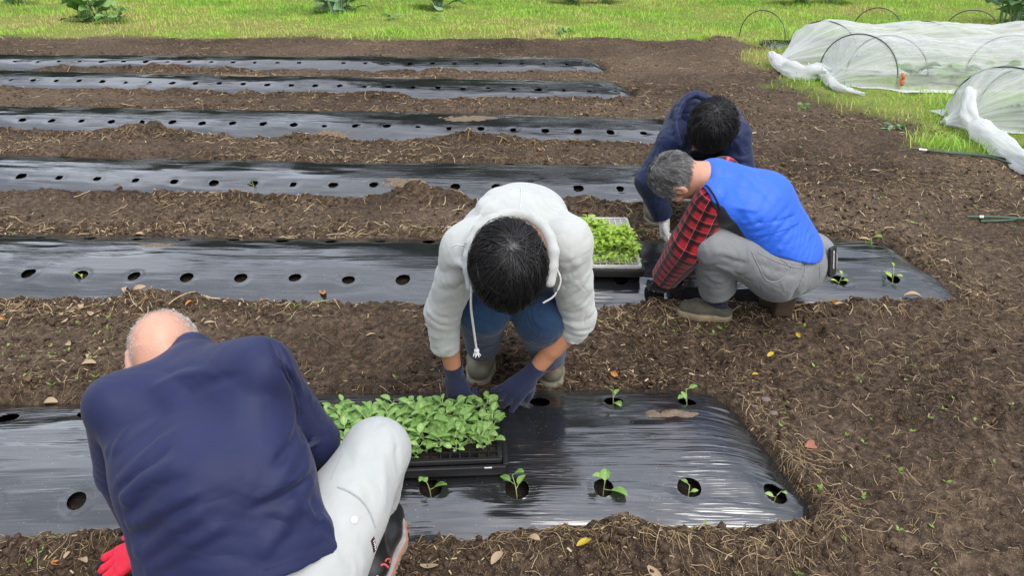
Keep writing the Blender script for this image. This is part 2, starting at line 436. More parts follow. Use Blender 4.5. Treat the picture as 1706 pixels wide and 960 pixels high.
def soil_z(x, y):
    d = np.hypot(x, y)
    z = .018 * fbm(x * 1.7, y * 1.7, 1, 3) + .013 * fbm(x * 6, y * 6, 4, 3) + .008 * np.abs(fbm(x * 19, y * 19, 8, 3))
    z = z + (.0060 * fbm(x * 48, y * 48, 12, 2) + .010 * sstep(.1, .8, fbm(x * 13, y * 13, 31, 2)) * np.abs(fbm(x * 36, y * 36, 33, 2))) * (d < 7)
    z = z + .07 * np.exp(-((y - 10.35 + .1 * vn(x, y * 0, 5)) / .22) ** 2) * (x < 2.9) * (.6 + .5 * vn(x * 2.2, y, 9))
    z = z + .05 * np.exp(-(((x - 2.75) / .22) ** 2)) * sstep(8.2, 9.5, y) * (y < 10.7) * (.6 + .6 * vn(x, y * 2.2, 19))
    for fx, fy, fa in TREADS:
        dx, dy = x - fx, y - fy; a_, b_ = dx * math.cos(fa) + dy * math.sin(fa), -dx * math.sin(fa) + dy * math.cos(fa); q_ = (a_ / .13) ** 2 + (b_ / .052) ** 2
        z = z - .020 * np.exp(-q_ ** 2) + .010 * np.exp(-((q_ - 1.6) / .7) ** 2)
    for c, rx, ry, a in MW:
        z = z + a * .62 * np.exp(-((x - c[0]) / (rx * 1.25)) ** 2 - ((y - c[1]) / ry) ** 2) * (1 + .35 * fbm(x * 9, y * 9, 77, 3))
    return z
def ground_z(x, y):
    z = soil_z(x, y); base = z
    for i, b in enumerate(BEDS):
        v = bed_v(b, x, y); near = v < 2.4
        lip = .035 * np.exp(-((v - 1.08) / .16) ** 2) * np.clip(.75 + 1.1 * vn(x * 2.6, y * 2.6, 50 + i) + .4 * vn(x * 9, y * 9, 60 + i), .1, 2)
        vv = v + .07 * vn(x * 3.1, y * 1.2, 90 + i) + .035 * vn(x * 12, y * 6, 95 + i)
        t = sstep(.86, .97, vv)
        for f in FEET: lip = lip * (1 - .8 * np.exp(-((x - f[0]) / .24) ** 2 - ((y - f[1]) / .2) ** 2))
        z = np.where(near, (bed_z(b, v) - .045 + .25 * base) * (1 - t) + (z + lip) * t, z)
    for f in FEET: z = z + (np.clip(z, -.03, .012) - z) * np.exp(-(((x - f[0]) / .22) ** 2 + ((y - f[1]) / .17) ** 2) ** 2)
    return z

# ground sheet: fine close to the camera, coarse towards the horizon
ys = np.concatenate([[-30, -8, -3, -1, 0, .4, .7, .9], np.geomspace(1.0, 12.5, 760), np.geomspace(12.6, 20, 60), [23, 28, 36, 50, 80, 140, 260, 500]])
ss = np.concatenate([[-60, -20, -8, -4, -2.2, -1.5, -1.15], np.linspace(-.92, .92, 700), [1.15, 1.5, 2.2, 4, 8, 20, 60]])
SX, SY = np.meshgrid(ss, ys); wid = .9 * np.maximum(SY, .8) + .75
GX = np.where(np.abs(SX) <= .92, SX * wid, np.sign(SX) * (.92 * wid + (np.abs(SX) - .92) * np.maximum(wid, 6))); GY = SY
GZ = ground_z(GX, GY)
nv, nu = GX.shape
ii = np.arange(nv * nu).reshape(nv, nu)
Fq = np.stack([ii[:-1, :-1], ii[:-1, 1:], ii[1:, 1:], ii[1:, :-1]], -1).reshape(-1, 4)
gm = grass_mask(GX, GY)
dry = np.clip(.5 + .5 * fbm(GX * .55, GY * .8, 700, 3), 0, 1)
lipd = np.zeros_like(GX)
for b in BEDS: lipd = np.maximum(lipd, np.exp(-((bed_v(b, GX, GY) - 1.12) / .22) ** 2))
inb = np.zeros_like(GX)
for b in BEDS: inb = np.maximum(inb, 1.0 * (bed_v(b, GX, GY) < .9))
m_soil, t, p = mat('soil')
at = N(t, 'ShaderNodeAttribute', attribute_name='Col'); sx = N(t, 'ShaderNodeSeparateColor'); L(t, at.outputs['Color'], sx.inputs[0])
n1 = noise(t, 3, 8, .65); n2 = noise(t, 38, 6, .65); n3 = noise(t, 210, 3, .6)
soilc = ramp(t, n2.outputs['Fac'], [(.32, (.013, .0075, .0045)), (.50, (.054, .033, .0205)), (.70, (.17, .115, .074))])
damp = ramp(t, n1.outputs['Fac'], [(.38, (.42, .40, .37)), (.60, (1.0, 1.0, 1.0))])
c1 = mixc(t, 1.0, soilc.outputs[0], damp.outputs[0], 'MULTIPLY')
drc = ramp(t, n2.outputs['Fac'], [(.3, (.07, .047, .031)), (.7, (.24, .17, .115))])
n4 = noise(t, 1.6, 5, .6)
dm = N(t, 'ShaderNodeMath', operation='MULTIPLY'); L(t, sx.outputs[1], dm.inputs[0]); L(t, n4.outputs['Fac'], dm.inputs[1])
c2 = mixc(t, dm.outputs[0], c1, drc.outputs[0])
grc = ramp(t, n2.outputs['Fac'], [(.3, (.09, .12, .02)), (.55, (.20, .25, .045)), (.8, (.30, .27, .10))])
c3 = mixc(t, sx.outputs[0], c2, grc.outputs[0])
spk = noise(t, 330, 1, .5); spr = ramp(t, spk.outputs['Fac'], [(.66, (0, 0, 0)), (.70, (1, 1, 1))])
c4 = mixc(t, spr.outputs[0], c3, (.30, .24, .14))
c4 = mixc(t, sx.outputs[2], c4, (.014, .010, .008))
L(t, c4, p.inputs['Base Color']); p.inputs['Roughness'].default_value = .92; p.inputs['Specular IOR Level'].default_value = .25
bb = bump(t, p, n2.outputs['Fac'], .9, .02); bump(t, p, n3.outputs['Fac'], .8, .006, bb)
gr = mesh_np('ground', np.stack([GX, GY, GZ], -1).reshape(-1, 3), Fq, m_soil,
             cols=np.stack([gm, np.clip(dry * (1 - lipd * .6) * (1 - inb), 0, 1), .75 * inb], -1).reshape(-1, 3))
tag(gr, kind='structure')
gfloor = lambda x, y: float(ground_z(np.array([x]), np.array([y]))[0])

# ---------------------------------------------------------------- mulch film with planting holes
m_film, t, p = mat('black_film')
uvn = N(t, 'ShaderNodeUVMap').outputs[0]
fl = noise(t, 2.0, 2.5, .5, uvn, stretch=(1.0, 14, 1), dist=1.1); fl2 = noise(t, 4, 2, .5, uvn, stretch=(1.1, 30, 1), dist=.5)
patch = noise(t, 2.2, 3, .5, uvn, stretch=(1, 1.6, 1))
dirt = noise(t, 46, 5, .65, uvn); dirt2 = noise(t, 2.6, 4, .6, uvn, stretch=(1, 3.2, 1)); drops = noise(t, 150, 1, .5, uvn)
dr = ramp(t, dirt2.outputs['Fac'], [(.60, (0, 0, 0)), (.74, (.75, .75, .75))])
ds = ramp(t, dirt.outputs['Fac'], [(.62, (.06, .06, .06)), (.74, (.8, .8, .8))])
dd = N(t, 'ShaderNodeMath', operation='MULTIPLY'); L(t, dr.outputs[0], dd.inputs[0]); L(t, ds.outputs[0], dd.inputs[1])
cfx = mixc(t, dd.outputs[0], (.015, .0155, .017), (.22, .17, .12))
dpr = ramp(t, drops.outputs['Fac'], [(.735, (0, 0, 0)), (.755, (.5, .5, .5))])
cf2 = mixc(t, dpr.outputs[0], cfx, (.30, .29, .27)); L(t, cf2, p.inputs['Base Color'])
rr = ramp(t, patch.outputs['Fac'], [(.35, (.055, .055, .055)), (.7, (.15, .15, .15))])
ra = N(t, 'ShaderNodeMath', operation='ADD'); L(t, rr.outputs[0], ra.inputs[0]); L(t, dd.outputs[0], ra.inputs[1]); L(t, ra.outputs[0], p.inputs['Roughness'])
p.inputs['IOR'].default_value = 1.95
wm = ramp(t, patch.outputs['Fac'], [(.45, (.06, .06, .06)), (.66, (.75, .75, .75))])
b1 = N(t, 'ShaderNodeBump', Distance=.011); L(t, wm.outputs[0], b1.inputs['Strength']); L(t, fl.outputs['Fac'], b1.inputs['Height'])
b2 = N(t, 'ShaderNodeBump', Distance=.005); L(t, wm.outputs[0], b2.inputs['Strength']); L(t, fl2.outputs['Fac'], b2.inputs['Height']); L(t, b1.outputs[0], b2.inputs['Normal'])
L(t, b2.outputs[0], p.inputs['Normal'])
FILM_LABELS = ['black plastic mulch sheet nearest the camera, under the big seedling tray',
               'black plastic mulch sheet on the second bed, under the white seedling tray',
               'black plastic mulch sheet on the third bed, just behind the white hoodie',
               'black plastic mulch sheet on the fourth bed, with tan dirt spilled on its middle',
               'black plastic mulch sheet on the fifth bed, second from the back edge of the soil',
               'black plastic mulch sheet on the farthest bed, next to the grass']
HOLES = []
for bi, b in enumerate(BEDS):
    rx = b.res; ry = b.res * .7
    xs = np.arange(b.x0, b.x1 + .14, rx); vs_ = np.arange(-1.07 * b.hw, 1.07 * b.hw, ry)
    X, V_ = np.meshgrid(xs, vs_); Y = b.yc(X) + V_
    hr = .032 if bi == 0 else (.033 if bi == 1 else .029)
    holes = [(x, float(b.yc(x)) - b.off + .008 * vn(x * 9., 0., 3)) for x in b.front] + [(x, float(b.yc(x)) + b.off * .93 + .008 * vn(x * 7., 3., 3)) for x in b.back]
    inside = np.zeros(X.shape, bool); sag = np.zeros(X.shape)
    for k, (hx, hy) in enumerate(holes):
        th = 3.1 * vn(hx * 3.3, hy, 8); el = 1 + .12 * vn(hx * 5.1, hy, 9); r_ = hr * (1 + .22 * vn(hx * 11., hy, 10))
        dx, dy = X - hx, Y - hy
        a, c_ = dx * math.cos(th) + dy * math.sin(th), -dx * math.sin(th) + dy * math.cos(th)
        rad = np.hypot(a / el, c_ * el); ins = rad < r_
        ring = ins & (rad > r_ * .2)
        f_ = r_ / np.maximum(rad, 1e-6)
        near = rad < r_ * 3.2
        sag[near] += -.0035 * np.exp(-((rad[near] / r_ - 1) / .55) ** 2)
        if not ins.any(): continue
        edge = ins & ~(np.roll(ins, 1, 0) & np.roll(ins, -1, 0) & np.roll(ins, 1, 1) & np.roll(ins, -1, 1) & np.roll(np.roll(ins, 1, 0), 1, 1) & np.roll(np.roll(ins, -1, 0), 1, 1) & np.roll(np.roll(ins, 1, 0), -1, 1) & np.roll(np.roll(ins, -1, 0), -1, 1))
        X = np.where(edge, hx + dx * f_, X); Y = np.where(edge, hy + dy * f_, Y); inside |= ins
        HOLES.append((bi, hx, hy))
    vv = bed_v(b, X, Y); Z = film_z(b, X, Y) + sag
    n_, m_ = X.shape; id_ = np.arange(n_ * m_).reshape(n_, m_)
    q = np.stack([id_[:-1, :-1], id_[:-1, 1:], id_[1:, 1:], id_[1:, :-1]], -1).reshape(-1, 4)
    keep = ~(inside.ravel()[q].all(1)) & (vv.ravel()[q].max(1) < 1.13)
    q = q[keep]; used = np.unique(q); rem = np.full(n_ * m_, -1); rem[used] = np.arange(len(used))
    P = np.stack([X, Y, Z], -1).reshape(-1, 3)[used]
    uv = np.stack([X + 7.3 * bi, Y - b.yc(X)], -1).reshape(-1, 2)[used]
    o = mesh_np('mulch_sheet', P, rem[q], m_film, uv=uv)
    tag(o, FILM_LABELS[bi], 'mulch sheet', 'black mulch sheets on the raised beds')
def film_at(bi, x, y): return float(film_z(BEDS[bi], np.array([x]), np.array([y]))[0])
rng = np.random.default_rng(7)
# ---------------------------------------------------------------- wood beyond the grass (its reflection darkens the film)
def leaf_cloud(cent, rad, n, size):
    d = rng.normal(size=(n, 3)); d /= np.linalg.norm(d, axis=1, keepdims=True)
    r = rng.uniform(.45, 1.0, n) ** .6
    c = cent + d * r[:, None] * rad
    a = rng.normal(size=(n, 3)); a /= np.linalg.norm(a, axis=1, keepdims=True)
    b = np.cross(a, rng.normal(size=(n, 3))); b /= np.linalg.norm(b, axis=1, keepdims=True)
    s = size * rng.uniform(.6, 1.4, n)[:, None]
    return np.stack([c - a * s - b * s * .6, c + a * s * .2 - b * s * .8, c + a * s + b * s * .3, c - a * s * .1 + b * s * .7], 1).reshape(-1, 3)
m_wood = leafmat('wood_leaves', [(0, (.012, .03, .010)), (.5, (.03, .06, .015)), (1, (.06, .10, .03))], .2, .7)
VV = []
for k in range(64):
    x = rng.uniform(-22, 24); y = 19.5 + rng.uniform(0, 5)
    hgt = 6.6 + 9.5 * sstep(-5, -2.5, x) * (1 - sstep(3.2, 5.5, x)) + rng.uniform(-1, 1.2) - .05 * (y - 19)
    for q in range(7):
        c = np.array([x + rng.uniform(-1.2, 1.2), y + rng.uniform(-1, 1), 1.2 + (hgt - 2.2) * (q + .5) / 7])
        VV.append(leaf_cloud(c, np.array([1.9, 1.7, 1.4]), 250, .17))
VV = np.concatenate(VV)
tag(mesh_np('wood', VV, np.arange(len(VV)).reshape(-1, 4), m_wood, cols=np.repeat(rng.random((len(VV) // 4, 3)), 4, 0), smooth=False), kind='stuff')

# ---------------------------------------------------------------- grass
def grass(n, xr, yr, hmin, hmax, wid, dens):
    x = rng.uniform(*xr, n); y = rng.uniform(*yr, n)
    k = rng.random(n) < grass_mask(x, y) * np.clip(dens + .5 * fbm(x * 1.6, y * 1.6, 402, 3), .1, 1); x, y = x[k], y[k]; n = len(x)
    tone = np.clip(.46 + .42 * fbm(x * .7, y * .8, 411, 3) + .16 * vn(x * 7, y * 7, 415) + rng.normal(0, .17, n), 0, 1)
    tall = np.clip(.7 + .5 * fbm(x * 1.5, y * 1.5, 433, 2), .3, 1.5)
    h = rng.uniform(hmin, hmax, n) * tall; az = rng.uniform(0, 2 * math.pi, n); ln = rng.uniform(.1, .95, n) * h
    z = ground_z(x, y) - .006; w_ = wid * rng.uniform(.6, 1.3, n)
    px, py_ = np.cos(az + 1.57), np.sin(az + 1.57)
    rows = []
    for f_, wf in ((0, 1), (.55, .8), (1, .08)):
        cx, cy_, cz = x + np.cos(az) * ln * f_ ** 1.7, y + np.sin(az) * ln * f_ ** 1.7, z + h * f_ * (1 - .22 * f_)
        rows += [np.stack([cx - px * w_ * wf / 2, cy_ - py_ * w_ * wf / 2, cz], 1), np.stack([cx + px * w_ * wf / 2, cy_ + py_ * w_ * wf / 2, cz], 1)]
    V = np.stack(rows, 1).reshape(-1, 3); b = np.arange(n)[:, None] * 6
    Q = np.concatenate([b + np.array([[0, 1, 3, 2]]), b + np.array([[2, 3, 5, 4]])])
    return V, Q, np.repeat(np.stack([tone, tone, tone], 1), 6, 0)
m_grass = leafmat('grass_blade', [(0, (.52, .41, .20)), (.2, (.52, .50, .15)), (.38, (.43, .60, .095)), (.72, (.28, .54, .06)), (1, (.17, .35, .045))], .35, .55)
parts = [grass(34000, (-14, 15), (17.0, 21.5), .05, .12, .014, .75), grass(150000, (-11.5, 12), (10.3, 17.2), .04, .115, .010, .75), grass(62000, (2.3, 9.5), (4.3, 10.8), .05, .17, .0075, .75)]
off = 0; Vs, Qs, Cs = [], [], []
for v, q, c in parts: Vs.append(v); Qs.append(q + off); Cs.append(c); off += len(v)
tag(mesh_np('grass', np.concatenate(Vs), np.concatenate(Qs), m_grass, cols=np.concatenate(Cs)), kind='stuff')

# ---------------------------------------------------------------- dry straw, roots and clods on the soil
def on_soil(n, near=True, lipbias=.6):
    """points on bare soil seen by the camera, thicker along the bed edges"""
    X, Y = [], []
    got = 0
    while got < n:
        y = np.exp(rng.uniform(math.log(1.25), math.log(11), n * 3)) if near else rng.uniform(1.25, 11, n * 3)
        x = rng.uniform(-1, 1, n * 3) * (.66 * (.9 * y + .75) + .1)
        vmin = np.full(len(x), 9.0)
        for b in BEDS: vmin = np.minimum(vmin, bed_v(b, x, y))
        pr = np.where(vmin < .95, 0, .28 + lipbias * np.exp(-((vmin - 1.2) / .3) ** 2)) * (1 - grass_mask(x, y))
        pr = pr * np.clip(.55 + .9 * fbm(x * 1.1, y * 1.1, 520, 3), .08, 1.3)
        k = rng.random(len(x)) < pr; X.append(x[k]); Y.append(y[k]); got += k.sum()
    return np.concatenate(X)[:n], np.concatenate(Y)[:n]
def straw(x, y, lmin, lmax, r, lift=.006):
    n = len(x); m = 6; az = rng.uniform(0, 2 * math.pi, n); Ln = rng.uniform(lmin, lmax, n) * rng.uniform(.5, 1, n)
    bend = rng.normal(0, .7, n); t_ = np.linspace(-.5, .5, m)
    ang = az[:, None] + bend[:, None] * t_ + .5 * rng.normal(size=(n, m)).cumsum(1) * .2
    st = np.stack([np.cos(ang), np.sin(ang)], -1) * (Ln / m)[:, None, None]
    xy = np.cumsum(st, 1) + np.stack([x, y], -1)[:, None]
    rad = r * rng.uniform(.5, 1.3, n)[:, None] * np.linspace(1.1, .6, m)
    up = np.abs(rng.normal(0, lift, (n, 1))) * np.abs(np.sin(np.linspace(0, 3.1, m) * 1.0 + rng.uniform(0, 1.5, (n, 1)))) + rad * .6
    z = ground_z(xy[..., 0], xy[..., 1]) + up
    return tubes(np.concatenate([xy, z[..., None]], -1), rad, 3)
def cloud_xy(c, sd, n): return np.stack([rng.normal(c[0], sd[0], n), rng.normal(c[1], sd[1], n)], 1)
m_straw = leafmat('straw', [(0, (.10, .064, .035)), (.5, (.29, .20, .11)), (1, (.56, .44, .27))], .1, .8, .2)
x, y = on_soil(7500)
ext = [cloud_xy(G(1300, 880), (.13, .10), 420), cloud_xy(G(1260, 680), (.07, .16), 150), cloud_xy(G(1120, 905), (.28, .05), 420), cloud_xy(G(100, 915), (.2, .05), 220), cloud_xy(G(1560, 270), (.45, .35), 700), cloud_xy(G(1640, 540), (.18, .2), 240),
       cloud_xy(G(1390, 210), (.12, .07), 130), cloud_xy(G(1590, 500), (.2, .12), 160), cloud_xy(G(1060, 500), (.22, .05), 200), cloud_xy(G(880, 905), (.2, .03), 160), cloud_xy(G(1690, 300), (.3, .3), 300), cloud_xy(G(1620, 420), (.5, .4), 420), cloud_xy(G(1600, 620), (.3, .3), 260), cloud_xy(G(1420, 600), (.3, .2), 160), cloud_xy(G(1560, 820), (.2, .15), 200), cloud_xy(G(1350, 800), (.06, .14), 220)]
ex = np.concatenate(ext); ex = ex[(ex[:, 1] > 1.2)]
for b in BEDS: ex = ex[bed_v(b, ex[:, 0], ex[:, 1]) > .93]
x = np.concatenate([x, ex[:, 0]]); y = np.concatenate([y, ex[:, 1]])
v, q = straw(x, y, .015, .12, .00115)
xf, yf = on_soil(5200, lipbias=.8); kf = yf > 2.9; xf, yf = xf[kf], yf[kf]
v2, q2 = straw(xf, yf, .03, .16, .0030); tone2 = np.clip(rng.normal(.55, .3, (len(xf), 1)), 0, 1)
tag(mesh_np('dry_stalks', v2, q2, m_straw, cols=np.repeat(np.repeat(tone2, 3, 1), 18, 0)), kind='stuff')
xc, yc_ = on_soil(4500, lipbias=.7); nc = len(xc); ac = rng.uniform(0, 6.28, nc); lc = rng.uniform(.002, .006, nc) * (1 + .22 * yc_); wc = lc * rng.uniform(.12, .4, nc); zc_ = ground_z(xc, yc_) + .004
dxc, dyc = np.cos(ac), np.sin(ac); tl = rng.normal(0, .35, nc) * lc
Vc = np.stack([np.stack([xc - dxc * lc - dyc * wc * s1, yc_ - dyc * lc + dxc * wc * s1, zc_ + np.abs(tl) - tl], 1) if s0 < 0 else np.stack([xc + dxc * lc - dyc * wc * s1, yc_ + dyc * lc + dxc * wc * s1, zc_ + np.abs(tl) + tl], 1) for s0, s1 in ((-1, -1), (1, -1), (1, 1), (-1, 1))], 1).reshape(-1, 3)
tag(mesh_np('chaff', Vc, np.arange(nc * 4).reshape(-1, 4), m_straw, cols=np.repeat(np.repeat(np.clip(rng.normal(.5, .28, (nc, 1)), 0, 1), 3, 1), 4, 0)), kind='stuff')
tag(mesh_np('dry_straw', v, q, m_straw, cols=np.repeat(np.repeat(np.clip(rng.normal(.5, .25, (len(x), 1)), 0, 1), 3, 1), 18, 0)), kind='stuff')
ico = np.array([(0, 1, 1.618), (0, -1, 1.618), (0, 1, -1.618), (0, -1, -1.618), (1, 1.618, 0), (-1, 1.618, 0), (1, -1.618, 0), (-1, -1.618, 0), (1.618, 0, 1), (-1.618, 0, 1), (1.618, 0, -1), (-1.618, 0, -1)]) / 1.9
icf = np.array([(0, 1, 8), (0, 9, 1), (0, 5, 9), (0, 4, 5), (0, 8, 4), (1, 6, 8), (1, 7, 6), (1, 9, 7), (2, 3, 11), (2, 10, 3), (2, 4, 10), (2, 5, 4), (2, 11, 5), (3, 6, 7), (3, 10, 6), (3, 7, 11), (4, 8, 10), (5, 11, 9), (6, 10, 8), (7, 9, 11)])
x, y = on_soil(15000, lipbias=1.0); n = len(x)
s_ = np.exp(rng.normal(math.log(.0060), .55, n)); s_ = np.minimum(s_, .012)
V = ico[None] * (1 + .38 * rng.normal(size=(n, 12, 1))) * s_[:, None, None] * np.array([1, 1, .75]) + np.stack([x, y, ground_z(x, y) + s_ * .2], 1)[:, None]
Q = (np.arange(n)[:, None, None] * 12 + icf[None]).reshape(-1, 3)
m_clod, t, p = mat('clod')
n2 = noise(t, 60, 5, .65); r = ramp(t, n2.outputs['Fac'], [(.3, (.015, .009, .006)), (.7, (.10, .067, .044))]); L(t, r.outputs[0], p.inputs['Base Color']); p.inputs['Roughness'].default_value = .95; p.inputs['Specular IOR Level'].default_value = .2
tag(mesh_np('soil_clods', V.reshape(-1, 3), Q, m_clod), kind='stuff')

# ---------------------------------------------------------------- tiny weed sprouts
x, y = on_soil(1500, lipbias=.1); n = len(x)
k = np.clip(.3 + fbm(x * 1.2, y * 1.2, 640, 2), 0, 1) > .22; x, y = x[k], y[k]; n = len(x)
Vw, Qw, Cw = [], [], []; z = ground_z(x, y)
for i in range(n):
    tone = rng.uniform(.3, 1); s0 = rng.uniform(.006, .013)
    for l in range(rng.integers(2, 5)):
        a = rng.uniform(0, 6.28); d = np.array([math.cos(a), math.sin(a), rng.uniform(.2, .7)]); sd = np.array([-math.sin(a), math.cos(a), 0])
        c = np.array([x[i], y[i], z[i] + .004]); s1 = s0 * rng.uniform(.7, 1.3)
        Qw.append(np.arange(4) + len(Vw)); Vw += [c, c + d * s1 * .7 + sd * s1 * .35, c + d * s1 * 1.3, c + d * s1 * .7 - sd * s1 * .35]; Cw += [[tone] * 3] * 4
m_weed = leafmat('weed_leaf', [(0, (.10, .16, .02)), (1, (.25, .36, .07))], .3, .5)
tag(mesh_np('weed_sprouts', Vw, Qw, m_weed, cols=np.array(Cw)), kind='stuff')
# ---------------------------------------------------------------- figures: shared builders
def add_head(Fb, c, f, u, neck, s=1.0, neck_r=.055, ears=True):
    r, f, u = frame(f, u); A = np.stack([r, f, u]); c = np.asarray(c, float)
    p = lambda a, b, d: c + s * (a * r + b * f + d * u)
    Fb.ell(p(0, -.006, .02), A, np.array([.076, .095, .088]) * s, .01)
    Fb.ell(p(0, .022, -.045), A, np.array([.060, .066, .066]) * s, .03)
    Fb.ell(p(0, .066, -.092), A, np.array([.026, .024, .020]) * s, .03)
    Fb.cap(p(-.034, .080, .022), p(.034, .080, .022), .012 * s, None, .012)
    for e in (-1, 1):
        Fb.ell(p(e * .032, .096, -.002), A, np.array([.017, .014, .011]) * s, .008, sub=True)
        Fb.ell(p(e * .05, .062, -.03), A, np.array([.018, .018, .02]) * s, .02)
    Fb.cap(p(0, .090, .006), p(0, .112, -.030), .007 * s, .0125 * s, .010)
    for e in (-1, 1): Fb.ell(p(e * .012, .102, -.034), A, np.array([.009, .010, .007]) * s, .006)
    Fb.cap(p(-.020, .082, -.060), p(.020, .082, -.060), .008 * s, None, .006); Fb.cap(p(-.018, .081, -.072), p(.018, .081, -.072), .008 * s, None, .006)
    if ears:
        for e in (-1, 1):
            a2 = frame(f * .95 + r * e * .25, u * .97 - f * .2); A2 = np.stack(a2)
            Fb.ell(p(e * .080, -.012, -.008), A2, np.array([.009, .021, .033]) * s, .006)
            Fb.ell(p(e * .087, -.006, -.004), A2, np.array([.006, .012, .021]) * s, .004, sub=True)
    Fb.cap(p(0, -.026, -.035), neck, neck_r * s, neck_r * 1.08, .03)
    return A
def eye_parts(root, c, f, u, s=1.0):
    r, f, u = frame(f, u); c = np.asarray(c, float)
    for e in (-1, 1):
        q = c + s * (e * .032 * r + .072 * f - .002 * u)
        Fe = Field(q - .02, q + .02, .002); Fe.ell(q, np.eye(3), np.array([.0125] * 3) * s, 0)
        v, k = Fe.mesh(0); d = (v - q) @ f / (np.linalg.norm(v - q, axis=1) + 1e-9)
        adopt(root, mesh_np('eye', v, k, m_eye, cols=np.stack([(d < .93) * 1.0] * 3, 1)))
def strands(name, root, c, f, u, rad, whorl, n, length, mask, m, thick=.0009, lift=.012, jit=.25, swirl=.25, grav=0.0, seed=1, grey=None, steps=9, lenfn=None, flow=None):
    """short hair: many tapered strands lying along the skull away from the whorl"""
    g = np.random.default_rng(seed); r, f, u = frame(f, u); A = np.stack([r, f, u]); rad = np.asarray(rad, float)
    d = g.normal(size=(n * 4, 3)); d /= np.linalg.norm(d, axis=1, keepdims=True)
    d = d[mask(d)][:n]; n = len(d)
    wl = unit(whorl); tn = d - wl; tn = tn - (tn * d).sum(1, keepdims=True) * d
    tn /= np.linalg.norm(tn, axis=1, keepdims=True) + 1e-6
    if flow is not None:
        tn = tn + flow(d); tn -= (tn * d).sum(1, keepdims=True) * d; tn /= np.linalg.norm(tn, axis=1, keepdims=True) + 1e-6
    sw = np.cross(d, tn); tn = tn + swirl * sw + jit * g.normal(size=(n, 3)) * .6
    clump = np.stack([vn(d[:, 0] * 9, d[:, 1] * 9 + d[:, 2] * 7, seed + q) for q in range(3)], 1); tn = tn + jit * 1.6 * clump
    ln = length * g.uniform(.65, 1.15, n) * (lenfn(d) if lenfn else 1)
    P = np.zeros((n, steps, 3)); cur = d.copy(); t = np.linspace(0, 1, steps)
    lf = lift * g.uniform(.5, 1.3, n) * (1 + .5 * clump[:, 0])
    for k in range(steps):
        tt = tn - (tn * cur).sum(1, keepdims=True) * cur; tt /= np.linalg.norm(tt, axis=1, keepdims=True) + 1e-6
        P[:, k] = cur * rad * (1 + 0) + cur * (lf * (.15 + math.sin(t[k] * 2.2)))[:, None]
        cur = cur + tt * (ln / rad.mean() / (steps - 1))[:, None]; cur /= np.linalg.norm(cur, axis=1, keepdims=True)
    Wd = np.asarray(c) + P @ A
    Wd[..., 2] -= grav * (t ** 2)[None] * (ln / length)[:, None]
    v, q = tubes(Wd, thick * g.uniform(.7, 1.3, (n, 1)) * np.linspace(1.15, .35, steps), 3)
    tone = g.random(n) if grey is None else np.clip(grey(d) + g.normal(0, .18, n), 0, 1)
    o = mesh_np(name, v, q, m, cols=np.repeat(np.stack([tone] * 3, 1), steps * 3, 0)); adopt(root, o); return o
FING = ((.031, .93), (.0105, 1.04), (-.0105, .97), (-.030, .78))
def add_hand(Fh, w, fd, pn, side, curl=(.5, .7, .5), s=1.0, spread=.10, thumb=(.55, .75, .3), tcurl=.5, fat=1.0, percurl=(0, 0, 0, 0)):
    """palm, four fingers and a thumb; pn = the way the palm faces, side = +1 when the thumb lies towards cross(fd, pn)"""
    f = unit(fd); n = unit(np.asarray(pn, float) - f * (np.asarray(pn, float) @ f)); r = np.cross(f, n) * side; w = np.asarray(w, float)
    tips = []
    for i, (o_, lf) in enumerate(FING):
        base = w + s * (r * o_ * .55 + f * .012); kn = w + s * (r * o_ + f * (.088 - abs(o_) * .18) - n * .004)
        Fh.cap(base, kn, .0155 * s * fat, .0125 * s * fat, .014)
        a = 0; p = kn; dv = unit(f + r * o_ / .03 * spread)
        for j, (ll, rr) in enumerate(((.046, .0100), (.028, .0092), (.023, .0082))):
            a += curl[j] + percurl[i] * .5
            d2 = dv * math.cos(a) + n * math.sin(a); q = p + d2 * ll * lf * s
            Fh.cap(p, q, rr * 1.06 * s * fat, rr * s * fat, .004); p = q
        tips.append(p)
    Fh.cap(w + s * f * .012, w + s * f * .06, .020 * s * fat, .021 * s * fat, .02)
    b = w + s * (r * .020 + f * .022 + n * .006); tv = unit(f * thumb[0] + r * thumb[1] + n * thumb[2])
    q = b + tv * .038 * s; Fh.cap(b, q, .0165 * s * fat, .0125 * s * fat, .012)
    tv2 = unit(tv * math.cos(tcurl) + unit(f + n * .4) * math.sin(tcurl)); q2 = q + tv2 * .032 * s; Fh.cap(q, q2, .0118 * s * fat, .0105 * s * fat, .004)
    q3 = q2 + unit(tv2 + f * .25) * .024 * s; Fh.cap(q2, q3, .0105 * s * fat, .009 * s * fat, .004)
    return tips, f, n, r
def glove(root, name, m, w, back, fd, pn, side, cuff_r=.034, cuff_len=.055, h=.0026, colfn=None, **kw):
    w = np.asarray(w, float); lo = w - .215; hi = w + .215
    Fg = Field(lo, hi, h); tips, f, n, r = add_hand(Fg, w, fd, pn, side, **kw)
    bd = unit(np.asarray(back, float) - w)
    Fg.cap(w + f * .02, w + bd * cuff_len, .027, cuff_r, .012)
    for k in range(4): Fg.ridge([w + bd * (cuff_len * (.25 + .2 * k)) + v * .001 for v in (r, -r)], .004, 0)
    Fg.ripple(w + bd * cuff_len * .5, .05, bd, .008, .0010, 3, .2)
    Fg.ripple(w + f * .06, .07, f + r * .4, .016, .0012, 4)
    Fg.cut(w + bd * cuff_len, bd, .07); Fg.subcap(w + bd * (cuff_len - .012), w + bd * (cuff_len + .03), cuff_r - .006, cuff_r - .004)
    v, q = Fg.mesh(1); cols = colfn(v, w, f, n, r, tips) if colfn else None
    o = mesh_np(name, v, q, m, cols=cols); adopt(root, o); return o
